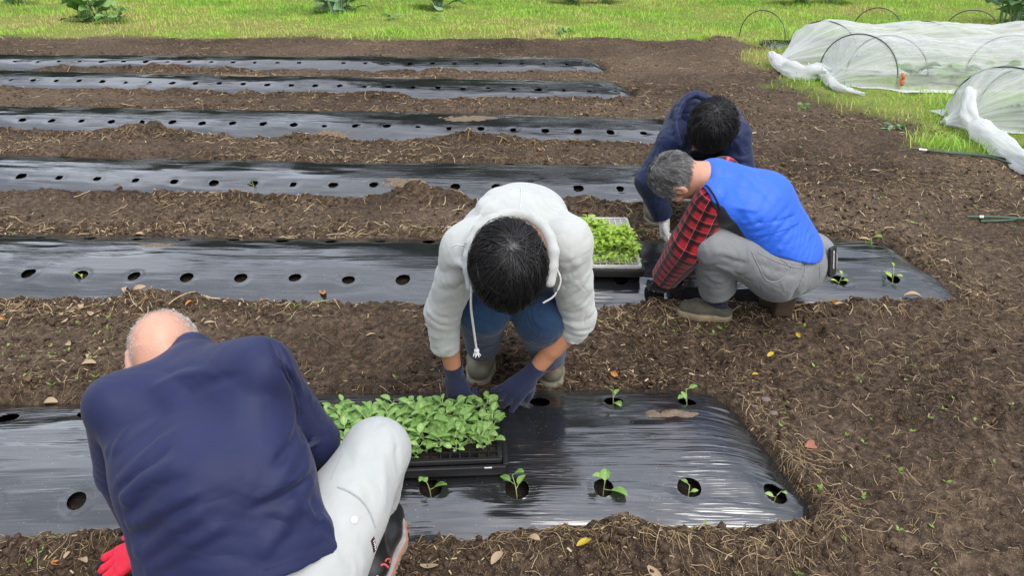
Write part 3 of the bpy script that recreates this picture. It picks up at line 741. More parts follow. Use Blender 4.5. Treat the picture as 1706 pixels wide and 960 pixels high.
def add_foot(Fs, heel, toe, rh=.036, rb=.046, rt=.036, up=.0, k=.03):
    heel = np.asarray(heel, float); toe = np.asarray(toe, float); b = heel + (toe - heel) * .66
    Fs.chain([heel + [0, 0, rh], b + [0, 0, rb * .85], toe + [0, 0, rt]], [rh, rb, rt], k)
def shoe_sole(root, name, m, heel, toe, z, th=.022, rh=.040, rb=.050, rt=.041, h=.005, label=None):
    heel = np.asarray(heel, float); toe = np.asarray(toe, float); lo = np.minimum(heel, toe) - .09; hi = np.maximum(heel, toe) + .09
    Fs = Field(lo, hi, h); b = heel + (toe - heel) * .66
    a, c_, d_ = heel.copy(), b.copy(), toe.copy(); a[2] = c_[2] = d_[2] = z + th * .5
    Fs.chain([a, c_, d_], [rh, rb, rt], .03)
    zz = Fs.lo[2] + Fs.h * np.arange(Fs.n[2]); Fs.d = np.maximum(Fs.d, (np.abs(zz - (z + th * .5)) - th * .5)[None, None, :])
    v, q = Fs.mesh(1); o = mesh_np(name, v, q, m); adopt(root, o); return o
def field_for(pts, pad, h):
    P = np.array([np.asarray(p, float) for p in pts]); return Field(P.min(0) - pad, P.max(0) + pad, h)
def put(root, name, Fx, m, smooth=1, colfn=None, uvfn=None):
    v, q = Fx.mesh(smooth)
    o = mesh_np(name, v, q, m, cols=colfn(v) if colfn else None, uv=uvfn(v) if uvfn else None); adopt(root, o); return o
def seam(root, name, Fx, pix, m, r=.0012, lift=.0006, n=40):
    """a stitched line laid on a garment through points seen in the photograph"""
    pts = [Fx.hit(px, py) for px, py in pix]; pts = [p for p in pts if p is not None]
    if len(pts) < 2: return None
    P = spline(pts, n); d = Fx.sample(P); P = P - (d[:, None] - lift) * Fx.normals(P)
    o = tube_obj(name, P, r, m, sides=5); adopt(root, o); return o
def line_d(v, a, b):
    d, t = seg_dist(v, np.asarray(a, float), np.asarray(b, float)); return d, t

m_eye, t, p = mat('eye'); at = N(t, 'ShaderNodeAttribute', attribute_name='Col'); e_ = mixc(t, at.outputs['Fac'], (.02, .012, .008), (.75, .72, .68)); L(t, e_, p.inputs['Base Color']); p.inputs['Roughness'].default_value = .2
def skinmat(name, col, hair=None):
    m, t, p = mat(name)
    n1 = noise(t, 30, 4); r = ramp(t, n1.outputs['Fac'], [(.3, tuple(c * .86 for c in col)), (.7, col)])
    out = r.outputs[0]
    if hair:
        at = N(t, 'ShaderNodeAttribute', attribute_name='Col'); n2 = noise(t, 420, 2)
        mm = N(t, 'ShaderNodeMath', operation='MULTIPLY'); L(t, at.outputs['Fac'], mm.inputs[0])
        rr_ = ramp(t, n2.outputs['Fac'], [(.35, (.35, .35, .35)), (.6, (1, 1, 1))]); L(t, rr_.outputs[0], mm.inputs[1])
        out = mixc(t, mm.outputs[0], out, hair)
    L(t, out, p.inputs['Base Color']); p.inputs['Roughness'].default_value = .5; p.inputs['Subsurface Weight'].default_value = .12
    p.inputs['Subsurface Radius'].default_value = (.012, .005, .003); p.inputs['Subsurface Scale'].default_value = 1
    bump(t, p, noise(t, 300, 3).outputs['Fac'], .15, .001); return m
def hairmat(name, dark, light, rough=.38):
    m, t, p = mat(name); at = N(t, 'ShaderNodeAttribute', attribute_name='Col')
    r = ramp(t, at.outputs['Fac'], [(0, dark), (1, light)]); L(t, r.outputs[0], p.inputs['Base Color'])
    p.inputs['Roughness'].default_value = rough; p.inputs['Specular IOR Level'].default_value = .45; return m
m_skin = skinmat('skin_tan', (.50, .225, .125)); m_skin_old = skinmat('skin_weathered', (.50, .26, .17)); m_skin_bald = skinmat('skin_scalp', (.60, .27, .165), (.46, .42, .39))
m_black_hair = hairmat('black_hair', (.006, .0055, .006), (.022, .020, .021)); m_grey_hair = hairmat('grey_hair', (.022, .021, .021), (.36, .35, .34), .5)
# ---------------------------------------------------------------- the person in the white hoodie (faces the camera, head down)
m_hood = fabric('white_fleece', (.44, .45, .43), (.38, .395, .38), rough=.95, weave=700, wb=.35, fold=.22, fscale=16, sheen=.3)
m_jean = fabric('blue_denim', (.014, .044, .100), (.007, .023, .058), rough=.85, weave=1100, wb=.3, fold=.35, fscale=22)
m_navyglove = fabric('navy_knit', (.018, .024, .065), (.010, .014, .042), rough=.95, weave=600, wb=.5, fold=.2)
m_boot = plain('taupe_rubber', (.15, .14, .10), .55, .4, nscale=18, var=.3); m_bootsole = plain('boot_sole', (.18, .165, .12), .7, .3, nscale=25, var=.3)
m_cord = plain('white_cord', (.66, .66, .64), .8, .2, nscale=200)
pB = empty('person', (.02, 2.40, 0)); tag(pB, 'person in a white hoodie and blue jeans squatting head down over the big seedling tray', 'person', 'people planting seedlings')
hc = W(848, 440, 2.0); hf, hu = np.array([.02, -.52, -.85]), np.array([0, -.86, .50])
C7 = np.array([.025, 2.0, .735]); MID = np.array([.022, 2.27, .675]); PEL = np.array([.02, 2.56, .36])
SR, SL = W(776, 418, 2.17), W(946, 408, 2.17)
ER, EL = W(738, 520, 2.34), W(962, 528, 2.37)
WR, WL = W(757, 628, 2.50), W(884, 626, 2.50)
KR, KL = W(806, 516, 2.38), W(900, 530, 2.38)
AR, AL = W(803, 590, 2.82), W(917, 606, 2.79)
HR_, HL_ = PEL + [-.10, 0, -.01], PEL + [.10, 0, -.01]
Fb = field_for([hc, C7, MID, PEL, ER, EL, WR, WL, AR, AL, KR, KL], .14, .0055)
add_head(Fb, hc, hf, hu, C7, .98)
Fb.chain([C7, MID, PEL], [.07, .10, .11], .05); Fb.cap(SR, SL, .05, .05, .03)
for a, b, c in ((SR, ER, WR), (SL, EL, WL)): Fb.chain([a, b, c], [.042, .038, .026], .012); Fb.cap(b + (c - b) * .15, b + (c - b) * .5, .037, .034, .02)
for a, b, c in ((HR_, KR, AR), (HL_, KL, AL)): Fb.chain([a, b, c], [.065, .05, .035], .02)
put(pB, 'body', Fb, m_skin); eye_parts(pB, hc, hf, hu, .98)
# hoodie
Fh = field_for([C7, MID, PEL, ER, EL, SR, SL, W(746, 590, 2.42), hc], .15, .0048)
Fh.chain([C7 + [0, .02, -.02], MID, PEL + [0, -.04, .06]], [.095, .125, .135], .06)
for S, sg in ((SR, -1), (SL, 1)):
    Fh.chain([S + [0, .02, 0], MID + [sg * .075, 0, -.03], PEL + [sg * .07, -.05, .04]], [.073, .112, .12], .05)
CUR, CUL = W(742, 580, 2.42), W(951, 556, 2.41)
Fh.chain([SR, ER, CUR + (CUR - ER) * .2], [.066, .054, .043], .03); Fh.chain([SL, EL, CUL + (CUL - EL) * .2], [.066, .055, .045], .03)
# the hood lying on the shoulders, and its rim round the neck
r_, f_, u_ = frame((.0, -.97, -.22), (0, -.22, .97)); AX = np.stack([r_, f_, u_])
Fh.ell(W(868, 352, 2.27), AX, (.135, .12, .065), .04)
Fh.ridge([W(775, 395, 2.16), W(800, 350, 2.2), W(855, 330, 2.25), W(920, 338, 2.24), W(962, 372, 2.18), W(955, 402, 2.14)], .016, .014)
RIM = spline([W(786, 478, 2.07), W(781, 425, 2.06), W(800, 378, 2.08), W(853, 356, 2.11), W(900, 372, 2.09), W(922, 415, 2.06), W(916, 470, 2.07)], 14)
for i in range(len(RIM) - 1): Fh.cap(RIM[i], RIM[i + 1], .0155, .0155, .010)
Fh.ell(hc + np.array([0, .02, -.05]), np.stack(frame(hf, hu)), (.083, .105, .12), .012, sub=True)
for S, E, CU, sd in ((SR, ER, CUR, 1), (SL, EL, CUL, 2)):
    Fh.ripple(E, .12, E - S, .040, .0058, sd, .9); Fh.ripple(CU, .10, CU - E, .030, .0050, sd + 4, .8)
    Fh.ripple(S + (E - S) * .35, .13, (E - S) + np.array([.25, 0, 0]), .055, .0055, sd + 9, 1.0)
Fh.ripple(MID + [0, -.05, .1], .22, (.5, 1, .3), .10, .005, 41, 1.2); Fh.ripple(C7 + [.0, .12, .0], .14, (.8, .5, 0), .06, .004, 43, 1.2)
for pix, r in (([(722, 560), (745, 552), (768, 560)], .014), ([(718, 520), (745, 508), (772, 520)], .016), ([(724, 478), (748, 470), (778, 486)], .014), ([(735, 585), (752, 575), (770, 580)], .010), ([(985, 520), (962, 505), (935, 512)], .016), ([(985, 482), (960, 470), (935, 482)], .015), ([(955, 578), (940, 560), (926, 545)], .011), ([(972, 560), (955, 542), (935, 528)], .014), ([(960, 440), (940, 446), (928, 462)], .012), ([(760, 440), (778, 446), (786, 460)], .012),
              ([(800, 340), (850, 322), (905, 330), (950, 352)], .016), ([(960, 350), (974, 372), (966, 400)], .014)): Fh.roll(pix, r, .75, .02)
Fh.ridge([W(762, 405, 2.1), W(752, 440, 2.13), W(775, 452, 2.12)], .008, .005); Fh.ridge([W(960, 420, 2.1), W(940, 450, 2.12), W(930, 480, 2.14)], .008, .006)
for S, E, CU, q_ in ((SR, ER, CUR, 1), (SL, EL, CUL, 2)):
    for fr_ in (.15, .45, .75): Fh.ripple(S + (E - S) * fr_ + [0, -.04, .02], .09, (E - S) + np.array([.2 * (-1) ** q_, 0, .1]), .026, .0022, 60 + q_ + int(fr_ * 10), 1.3); Fh.ripple(E + (CU - E) * fr_, .08, CU - E, .022, .0022, 70 + q_ + int(fr_ * 10), 1.0)
for CU, E in ((CUR, ER), (CUL, EL)):
    d_ = unit(CU - E); Fh.cut(CU + d_ * .004, d_, .10); Fh.subcap(CU - d_ * .035, CU + d_ * .03, .033, .036)
    cr_ = np.cross(d_, [0, 0, 1.]); Fh.ripple(CU - d_ * .02, .05, d_, .014, .0012, 5, .2)
put(pB, 'hoodie', Fh, m_hood)
seam(pB, 'hood_seam', Fh, [(868, 312), (868, 330), (866, 348)], m_cord, .0016)
seam(pB, 'shoulder_seam', Fh, [(752, 412), (765, 408), (778, 405)], m_cord, .0016)
# drawstring with a frayed knot
a = W(786, 474, 2.035); cord = spline([a, a + [-.004, .006, -.07], a + [.000, .03, -.15], a + [.006, .05, -.235]], 24)
dr = tube_obj('drawstring', cord, .0034, m_cord, sides=7); adopt(pB, dr)
e = cord[-1]; Fk = Field(e - .03, e + .03, .002); Fk.ell(e, np.eye(3), (.008, .008, .009), 0)
for k in range(7): Fk.cap(e, e + np.array([.011 * math.cos(k * .9), .011 * math.sin(k * .9), -.016]), .003, .0022, .002)
put(pB, 'cord_knot', Fk, m_cord)
z0 = W(928, 448, 2.06); zt = tube_obj('zip_cord', spline([z0, W(934, 468, 2.08), W(924, 492, 2.10), W(905, 505, 2.11)], 16), .0028, m_cord); adopt(pB, zt)
# jeans
Fj = field_for([PEL, KR, KL, AR, AL], .16, .006)
Fj.cap(PEL + [-.05, 0, 0], PEL + [.05, 0, 0], .13, .13, .04)
for H, K, A_ in ((HR_, KR, AR), (HL_, KL, AL)):
    Fj.chain([H, K], [.105, .084], .03); Fj.cap(K, K + (A_ - K) * .75, .078, .062, .025)
    Fj.ripple(K + [0, -.03, -.03], .10, (.5, 0, 1), .03, .0035, 6); Fj.ripple(K + (A_ - K) * .45, .10, A_ - K, .032, .004, 8)
put(pB, 'jeans', Fj, m_jean)
# rubber boots
for px, py, A_ in ((797, 632, AR), (919, 636, AL)):
    toe = G(px, py, .03) + [0, .03, 0]; toe[2] = 0; heel = np.array([A_[0], toe[1] + .20, 0]); z = gfloor(*toe[:2]) - .002
    toe[2] = heel[2] = z + .012
    Ft = field_for([toe, heel, A_ + [0, 0, .12]], .09, .005); add_foot(Ft, heel, toe, .040, .050, .043)
    Ft.chain([heel + [0, -.02, .05], A_ + [0, .03, .03], A_ + [0, .0, .13]], [.046, .052, .058], .04)
    Ft.cut(A_ + [0, 0, .13], (0, 0, 1), .1); Ft.ripple(A_ + [0, -.02, -.0], .07, (0, .4, 1), .022, .003, 3)
    Ft.ridge([toe + [-.045, .05, .035], toe + [0, -.005, .042], toe + [.045, .05, .035]], .006, .004)
    bt = put(pB, 'boot', Ft, m_boot); so = shoe_sole(pB, 'boot_sole', m_bootsole, heel, toe, z, .024, .044, .054, .047); so.parent = bt
# gloves
glove(pB, 'glove', m_navyglove, WR, ER, np.array([.12, .10, -.62]), (.2, .9, -.1), -1, curl=(.55, .8, .6), thumb=(.6, .6, .6), fat=1.12)
glove(pB, 'glove', m_navyglove, WL, EL, np.array([-.55, .05, -.62]), (.0, .9, -.4), 1, curl=(.12, .30, .25), thumb=(.7, .55, .4), spread=.22, fat=1.1)
# hair
def mB(d): return (d[:, 2] > -.15) & ~((d[:, 1] > .55) & (d[:, 2] < .25)) | ((d[:, 1] < .5) & (d[:, 2] > -.62))
Fc = Field(hc - .16, hc + .16, .004); AXh = np.stack(frame(hf, hu))
Fc.ell(hc + AXh[1] * -.004 + AXh[2] * .024, AXh, (.085, .103, .093), .0); Fc.cap(hc - AXh[2] * .03 - AXh[0] * .035 - AXh[1] * .02, hc - AXh[2] * .03 + AXh[0] * .035 - AXh[1] * .02, .058, .058, .03); Fc.ell(hc + AXh[1] * .06 - AXh[2] * .055, AXh, (.085, .06, .07), .02, sub=True)
Fc.ell(hc - AXh[2] * .10 - AXh[1] * .0, AXh, (.12, .12, .06), .02, sub=True)
put(pB, 'hair_cap', Fc, m_black_hair, colfn=lambda v: np.full((len(v), 3), .1))
strands('hair', pB, hc + AXh[2] * .022, hf, hu, (.082, .101, .093), (-.08, -.32, .9), 6400, .115, mB, m_black_hair, thick=.00105, lift=.014, jit=.50, swirl=.25, grav=.012, seed=4, lenfn=lambda d: 1 + .25 * (d[:, 1] > .3))
# ---------------------------------------------------------------- the man in the navy jacket, in front, seen from behind
m_jersey = fabric('navy_jersey', (.0135, .018, .066), (.0105, .0145, .054), rough=.6, weave=1500, wb=.12, fold=.25, fscale=9, sheen=.06)
m_jersey_dark = fabric('navy_collar', (.016, .019, .06), rough=.7, weave=1200)
m_white_tr = fabric('pale_work_cloth', (.41, .42, .41), (.35, .365, .355), rough=.8, weave=1300, wb=.2, fold=.22, fscale=13)
m_redglove = None
m_redglove, t, p = mat('red_knit_glove'); at = N(t, 'ShaderNodeAttribute', attribute_name='Col'); sx = N(t, 'ShaderNodeSeparateColor'); L(t, at.outputs['Color'], sx.inputs[0])
nn = noise(t, 70, 3); ad = N(t, 'ShaderNodeMath', operation='MULTIPLY_ADD'); L(t, nn.outputs['Fac'], ad.inputs[0]); ad.inputs[1].default_value = .25; L(t, sx.outputs[0], ad.inputs[2])
rr_ = ramp(t, ad.outputs[0], [(.60, (.62, .012, .04)), (.64, (.022, .020, .020))]); L(t, rr_.outputs[0], p.inputs['Base Color']); p.inputs['Roughness'].default_value = .75
bump(t, p, noise(t, 700, 2).outputs['Fac'], .4, .001)
m_blackboot = plain('black_rubber', (.012, .012, .013), .35, .5, nscale=20); m_greysole = plain('grey_rubber', (.30, .285, .27), .7, .3, nscale=30); m_orange = plain('orange_edge', (.40, .15, .09), .6, .3)
m_pink = plain('coral_print', (.55, .11, .10), .6, .3, bumpd=0); m_whitep = plain('white_print', (.75, .75, .75), .6, .3, bumpd=0)
m_button = plain('grey_button', (.60, .62, .62), .35, .5); m_stitch_g = plain('pale_thread', (.36, .37, .37), .9, .1)
pA = empty('person', (-.56, 1.22, 0)); tag(pA, 'bald man in a navy jacket and pale trousers squatting nearest the camera, seen from behind', 'person', 'people planting seedlings')
hc = W(276, 594, 1.80); hf, hu = np.array([-.18, .62, -.76]), np.array([-.22, .76, .61])
C7 = W(312, 612, 1.665); SL, SR = W(196, 676, 1.63), W(436, 618, 1.61)
MID = np.array([-.605, 1.215, .545]); PEL = np.array([-.555, 1.13, .34])
ER = W(520, 735, 1.80); WR = np.array([-.60, 1.70, .21]); EL = W(205, 785, 1.78); WL = W(250, 906, 1.97)
KR = W(628, 752, 1.79); HR_ = np.array([-.44, 1.17, .33]); AR = W(612, 905, 2.03)
HL_ = np.array([-.67, 1.16, .33]); KL = np.array([-.83, 1.52, .42]); AL = np.array([-.80, 1.42, .08])
Fb = field_for([hc, C7, MID, PEL, SR, SL, ER, WR, EL, WL, KR, AR, KL, AL, HL_], .14, .0058)
add_head(Fb, hc, hf, hu, C7 + [-.01, .05, -.06], .98)
Fb.chain([C7 + [0, .05, -.06], MID + [0, .02, -.01], PEL], [.055, .09, .10], .05); Fb.cap(SR + [-.02, .04, -.05], SL + [.02, .04, -.05], .04, .04, .03)
for a, b, c in ((SR, ER, WR), (SL, EL, WL)): Fb.chain([a, b, c], [.042, .036, .028], .012)
for a, b, c in ((HR_, KR, AR), (HL_, KL, AL)): Fb.chain([a, b, c], [.065, .05, .035], .02)
AXh = np.stack(frame(hf, hu))
def stub(v):
    q = (v - hc) @ AXh.T
    side = sstep(.030, .066, np.abs(q[:, 0])); back = sstep(.02, -.06, q[:, 1]) * sstep(.085, .03, q[:, 2])
    top = .28 * (q[:, 2] > .03)
    return np.stack([np.clip(np.maximum(np.maximum(side * .42, back * .22), top * .8) * (q[:, 2] > -.10) * (q[:, 1] < .07), 0, 1)] * 3, 1)
put(pA, 'body', Fb, m_skin_bald, colfn=stub); eye_parts(pA, hc, hf, hu, .98)
def stubmask(d): return (d[:, 2] > -.35) & (d[:, 1] < .6)
strands('hair', pA, hc + AXh[2] * .02, hf, hu, (.0765, .094, .0875), (0, -.3, .95), 2400, .007, stubmask, hairmat('white_stubble', (.30, .27, .25), (.75, .73, .70), .6), thick=.00035, lift=.004, jit=.6, seed=9, steps=3)
# jacket
HEM = [W(572, 915, 1.585), W(430, 985, 1.36), W(262, 985, 1.42)]
Fj = field_for([C7, SR, SL, ER, EL, MID, PEL, WR, WL, HEM[0], HEM[1], HEM[2]], .17, .0044)
Fj.chain([C7 + [0, .03, -.05], MID + [0, .02, 0], PEL + [0, .01, -.02]], [.085, .130, .140], .06)
Fj.chain([SL + [.035, .0, -.03], MID + [-.105, .03, -.0], PEL + [-.085, .03, -.02]], [.080, .100, .125], .05)
Fj.chain([SR + [-.04, .0, -.035], MID + [.085, .03, 0], PEL + [.070, .035, .0]], [.080, .105, .128], .05)
Fj.cap(C7 + [0, .03, -.04], SR, .062, .066, .04); Fj.cap(C7 + [0, .03, -.04], SL, .062, .066, .04)
Fj.cap(SL + [.03, .02, -.02], SR + [-.03, .02, -.02], .066, .07, .05); Fj.cap(W(528, 885, 1.58), W(545, 915, 1.58), .03, .022, .06)
Fj.chain([SR, ER, WR], [.064, .060, .042], .03); Fj.chain([SL + [.0, .0, -.0], EL, WL + (EL - WL) * .12], [.066, .058, .044], .02)
Fj.ell(hc, AXh, (.083, .100, .10), .012, sub=True)
Fj.cap(C7 + [-.03, .09, -.03], hc + AXh[2] * -.06 - AXh[1] * .03, .058, .058, .02)
Fj.ell(hc, AXh, (.083, .101, .125), .010, sub=True)
n_hem = unit([.16, -.30, -.88])
# creases: left flank, right armpit, sleeve
for px, py in (): pass
def rid(pix, r, amp):
    P = [Fj.hit(*q) for q in pix]; P = [q for q in P if q is not None]
    if len(P) > 1: Fj.ridge(P, r * .8, amp * 1.9)
for pix, r, a in (([(205, 838), (240, 800), (300, 770)], .014, .014), ([(204, 800), (245, 760), (285, 722)], .013, .010), ([(222, 880), (262, 850), (325, 820)], .013, .012), ([(188, 760), (215, 720), (262, 690)], .013, .008),
                  ([(236, 925), (290, 880), (340, 850)], .014, .008), ([(250, 955), (320, 905), (375, 870)], .015, .006), ([(215, 855), (255, 822), (310, 792)], .010, -.004), ([(200, 818), (240, 780), (290, 745)], .010, -.0035), ([(230, 900), (280, 862), (330, 836)], .010, -.003),
                  ([(452, 572), (470, 610), (492, 650), (500, 700), (505, 740)], .008, -.012), ([(462, 572), (484, 615), (505, 655)], .009, .006), ([(500, 690), (488, 740), (455, 780)], .012, -.006), ([(505, 720), (480, 780), (440, 830)], .015, .006), ([(512, 800), (470, 830), (420, 850)], .012, -.006), ([(515, 770), (490, 800), (450, 815)], .012, .006),
                  ([(430, 930), (480, 860), (500, 830)], .02, .006), ([(300, 660), (345, 640), (400, 625)], .014, -.004), ([(250, 650), (300, 625), (345, 618)], .012, .004), ([(545, 870), (520, 860), (505, 840)], .012, .008), ([(560, 900), (535, 870), (520, 830)], .010, -.007)):
    rid(pix, r, a)
for pix, r in (([(206, 836), (232, 808), (275, 778)], .020), ([(198, 800), (225, 768), (262, 735)], .016), ([(214, 872), (245, 842), (292, 815)], .017), ([(228, 918), (262, 882), (312, 852)], .018), ([(178, 752), (200, 722), (232, 695)], .014), ([(244, 955), (285, 915), (335, 885)], .016),
               ([(508, 742), (490, 765), (462, 785)], .013), ([(520, 806), (492, 822), (455, 838)], .014), ([(535, 842), (505, 858), (470, 868)], .014), ([(552, 712), (530, 700), (508, 706)], .014), ([(540, 672), (518, 664), (500, 672)], .012), ([(560, 745), (536, 738), (512, 748)], .014)): Fj.roll(pix, r * .92, .78, .010, .25)
Fj.ripple(ER, .12, ER - SR, .04, .005, 3, .8); Fj.ripple(SR + (ER - SR) * .4, .1, (ER - SR) + np.array([.2, 0, 0]), .05, .004, 6); Fj.ripple(EL, .1, EL - SL, .035, .005, 4)
Fj.ripple(MID + [-.08, -.1, -.05], .20, (-.55, .1, 1), .075, .0045, 12, 1.1); Fj.ripple(MID + [.12, -.06, -.02], .16, (.8, .1, 1), .07, .0040, 13, 1.1); Fj.ripple(C7 + [0, -.05, -.05], .16, (.2, 0, 1), .06, .0028, 14, 1.0)
for px, py, lam, am, dv in ((250, 830, .026, .0022, (-.5, 0, 1)), (280, 900, .03, .0022, (-.5, 0, 1)), (230, 740, .028, .002, (-.6, 0, 1)), (480, 800, .026, .0022, (.5, 0, 1)), (500, 870, .026, .002, (.4, 0, 1)), (400, 900, .04, .0016, (.2, 0, 1)), (340, 620, .03, .0012, (.3, 0, 1)), (470, 650, .03, .0016, (1, 0, .3)), (530, 700, .024, .0022, (.3, 0, 1))):
    h_ = Fj.hit(px, py)
    if h_ is not None: Fj.ripple(h_, .10, dv, lam, am, px, 1.3)
Fj.cut(W(560, 925, 1.55), n_hem, .42)
put(pA, 'jacket', Fj, m_jersey)
cp = [Fj.hit(*q) for q in ((238, 598), (262, 584), (285, 572), (310, 566), (338, 567), (352, 571))]; cp = [q for q in cp if q is not None]
if len(cp) > 3: c_ = tube_obj('collar', spline(cp, 24), .0075, m_jersey_dark, sides=8); adopt(pA, c_)
seam(pA, 'sleeve_seam', Fj, [(448, 568), (466, 598), (486, 640), (496, 690), (500, 728)], m_jersey_dark, .0014)
seam(pA, 'hem_stitch', Fj, [(572, 893), (548, 912), (500, 930), (440, 950)], m_jersey_dark, .0012)
# trousers
Ft = field_for([HR_, KR, AR, HL_, KL, AL], .17, .006)
Ft.cap(HL_ + [.03, 0, -.02], HR_ + [-.03, 0, -.02], .12, .12, .04)
Ft.chain([HR_ + [.02, .02, .0], HR_ + (KR - HR_) * .55 + [.0, -.01, .0], KR], [.110, .096, .076], .03)
Ft.cap(KR, KR + (AR - KR) * .60, .074, .066, .03); Ft.chain([HL_, KL, KL + (AL - KL) * .7], [.10, .075, .06], .03)
def rdt(pix, r, amp):
    P = [Ft.hit(*q) for q in pix]; P = [q for q in P if q is not None]
    if len(P) > 1: Ft.ridge(P, r, amp)
for pix, r, a in (([(632, 750), (640, 800), (636, 860)], .010, .005), ([(655, 720), (662, 780), (655, 850)], .006, -.006), ([(600, 740), (592, 790), (600, 850)], .014, .004), ([(668, 760), (676, 800), (668, 835)], .008, .005), ([(610, 705), (625, 712), (645, 700)], .008, -.003),
                  ([(575, 790), (600, 800), (620, 850)], .012, -.003), ([(560, 860), (590, 900), (610, 950)], .008, .006), ([(552, 880), (570, 920), (590, 955)], .006, -.005)):
    rdt(pix, r, a)
Ft.ripple(KR + (AR - KR) * .4, .11, AR - KR + np.array([.1, 0, 0]), .035, .0035, 2)
CU = KR + (AR - KR) * .50; d_ = unit(AR - KR); Ft.cut(CU, d_, .11); Ft.subcap(CU - d_ * .03, CU + d_ * .03, .058)
tr = put(pA, 'trousers', Ft, m_white_tr)
def sub_of(o, root, par):
    if o is None: return
    o.parent = par; o.matrix_parent_inverse = Matrix.Identity(4)
sub_of(seam(pA, 'pocket_flap', Ft, [(562, 812), (585, 822), (610, 845), (625, 880), (632, 915), (620, 950)], m_stitch_g, .0020), pA, tr)
sub_of(seam(pA, 'side_seam', Ft, [(596, 700), (570, 760), (552, 800)], m_stitch_g, .0012), pA, tr)
b_ = Ft.hit(590, 867)
if b_ is not None:
    n_ = Ft.normal(b_); fr = np.stack(frame(np.cross(n_, [0, 0, 1]), n_)); Fq_ = Field(b_ - .02, b_ + .02, .0012)
    Fq_.ell(b_ + n_ * .001, fr, (.0085, .0085, .0028), 0); Fq_.ell(b_ + n_ * .004, fr, (.0058, .0058, .002), .001, sub=True)
    for s1 in (-1, 1):
        for s2 in (-1, 1): Fq_.ell(b_ + n_ * .003 + fr[0] * .0017 * s1 + fr[1] * .0017 * s2, fr, (.0009, .0009, .003), 0, sub=True)
    sub_of(put(pA, 'button', Fq_, m_button), pA, tr)
g0, g1 = Ft.hit(619, 896), Ft.hit(624, 920)
if g0 is not None and g1 is not None:
    n_ = Ft.normal((g0 + g1) / 2); d1 = unit(g1 - g0); s_ = np.cross(d1, n_)
    def slab(c, hl, hw_, th, mm, nm):
        Fq_ = Field(c - .03, c + .03, .0009); Fq_.box(c, np.stack([d1, s_, n_]), (hl, hw_, th), .0006, 0); sub_of(put(pA, nm, Fq_, mm, 0), pA, tr)
    c = (g0 + g1) / 2 + n_ * .002
    slab(c, .0185, .0062, .0012, plain('maroon_tag', (.10, .012, .03), .7, .2, bumpd=0), 'label_tag'); slab(c + n_ * .001, .0165, .0046, .0012, plain('navy_tag', (.01, .011, .03), .7, .2, bumpd=0), 'tag_field')
    for k, (w_, o_) in enumerate(((.003, 0), (.0026, .0004), (.003, -.0004), (.0028, 0), (.0024, .0003))):
        slab(c + n_ * .0024 + d1 * (k - 2) * .0062 + s_ * o_, .0015, w_, .0007, m_whitep, 'tag_stitching')
# boots: tall black shaft with print, grey foot with an orange edge
toe = np.array([AR[0] + .03, AR[1] + .16, 0]); heel = np.array([AR[0] + .012, AR[1] - .05, 0]); z = gfloor(*toe[:2]); toe[2] = heel[2] = z + .012
Fq = field_for([toe, heel, CU], .1, .0055); Fq.chain([heel + [0, .02, .05], AR + [0, .0, .04], CU - d_ * .02], [.046, .047, .054], .03); add_foot(Fq, heel, toe, .04, .05, .043)
Fq.ripple(AR + [0, 0, .06], .09, d_, .03, .004, 5)
for k in (.1, .26): Fq.ridge([CU + d_ * (.02 + k * .16) + v for v in (np.array([-.07, 0, 0]), np.array([0, -.07, 0]), np.array([.07, 0, 0]))], .006, .003)
bt = put(pA, 'boot', Fq, m_blackboot)
so = shoe_sole(pA, 'boot_sole', m_greysole, heel + [.006, -.02, 0], toe, z - .004, .05, .050, .062, .052); sub_of(so, pA, bt)
so = shoe_sole(pA, 'sole_edge', m_orange, heel + [.008, -.02, 0], toe + [.002, 0, 0], z + .036, .006, .0508, .0628, .0528); sub_of(so, pA, bt)
def lettering(txt, px, py, dx, size, mm, nm, Fx, par, root, dpx=(12, 4), outline=False, hh=None):
    a, b = Fx.hit(px, py), Fx.hit(px + dpx[0], py + dpx[1])
    if a is None or b is None: return
    n_ = Fx.normal((a + b) / 2); ex = unit(b - a); ez = unit(n_ - ex * (n_ @ ex)); ey = np.cross(ez, ex)
    cu = bpy.data.curves.new(nm, 'FONT'); cu.body = txt; cu.size = size; cu.extrude = .0006
    if outline: cu.fill_mode = 'NONE'; cu.bevel_depth = .0006; cu.extrude = 0
    ot = bpy.data.objects.new(nm, cu); COL.objects.link(ot); dg = bpy.context.evaluated_depsgraph_get(); me = bpy.data.meshes.new_from_object(ot.evaluated_get(dg)); COL.objects.unlink(ot); bpy.data.objects.remove(ot)
    nvv = len(me.vertices); co = np.zeros(nvv * 3); me.vertices.foreach_get('co', co); co = co.reshape(-1, 3)
    P = a + co[:, :1] * ex + co[:, 1:2] * ey; d = Fx.sample(P); P = P - (d[:, None] - .0012 - co[:, 2:3]) * Fx.normals(P)
    me.vertices.foreach_set('co', P.astype(np.float32).ravel()); me.materials.clear(); me.materials.append(mm)
    o = bpy.data.objects.new(nm, me); COL.objects.link(o); sub_of(o, root, par); return o
lettering('R', 643, 953, 0, .021, m_whitep, 'boot_lettering', Fq, bt, pA); lettering('BOR', 622, 967, 0, .020, m_whitep, 'boot_lettering', Fq, bt, pA, outline=True)
for pix, r in (([(641, 937), (645, 932), (650, 934), (648, 940)], .0026), ([(633, 943), (640, 941), (646, 946)], .0036)):
    sub_of(seam(pA, 'boot_emblem', Fq, pix, m_pink, r, .0004, 12), pA, bt)
toe = np.array([AL[0] - .05, AL[1] + .16, 0]); heel = np.array([AL[0], AL[1] - .05, 0]); z = gfloor(*toe[:2]); toe[2] = heel[2] = z + .012
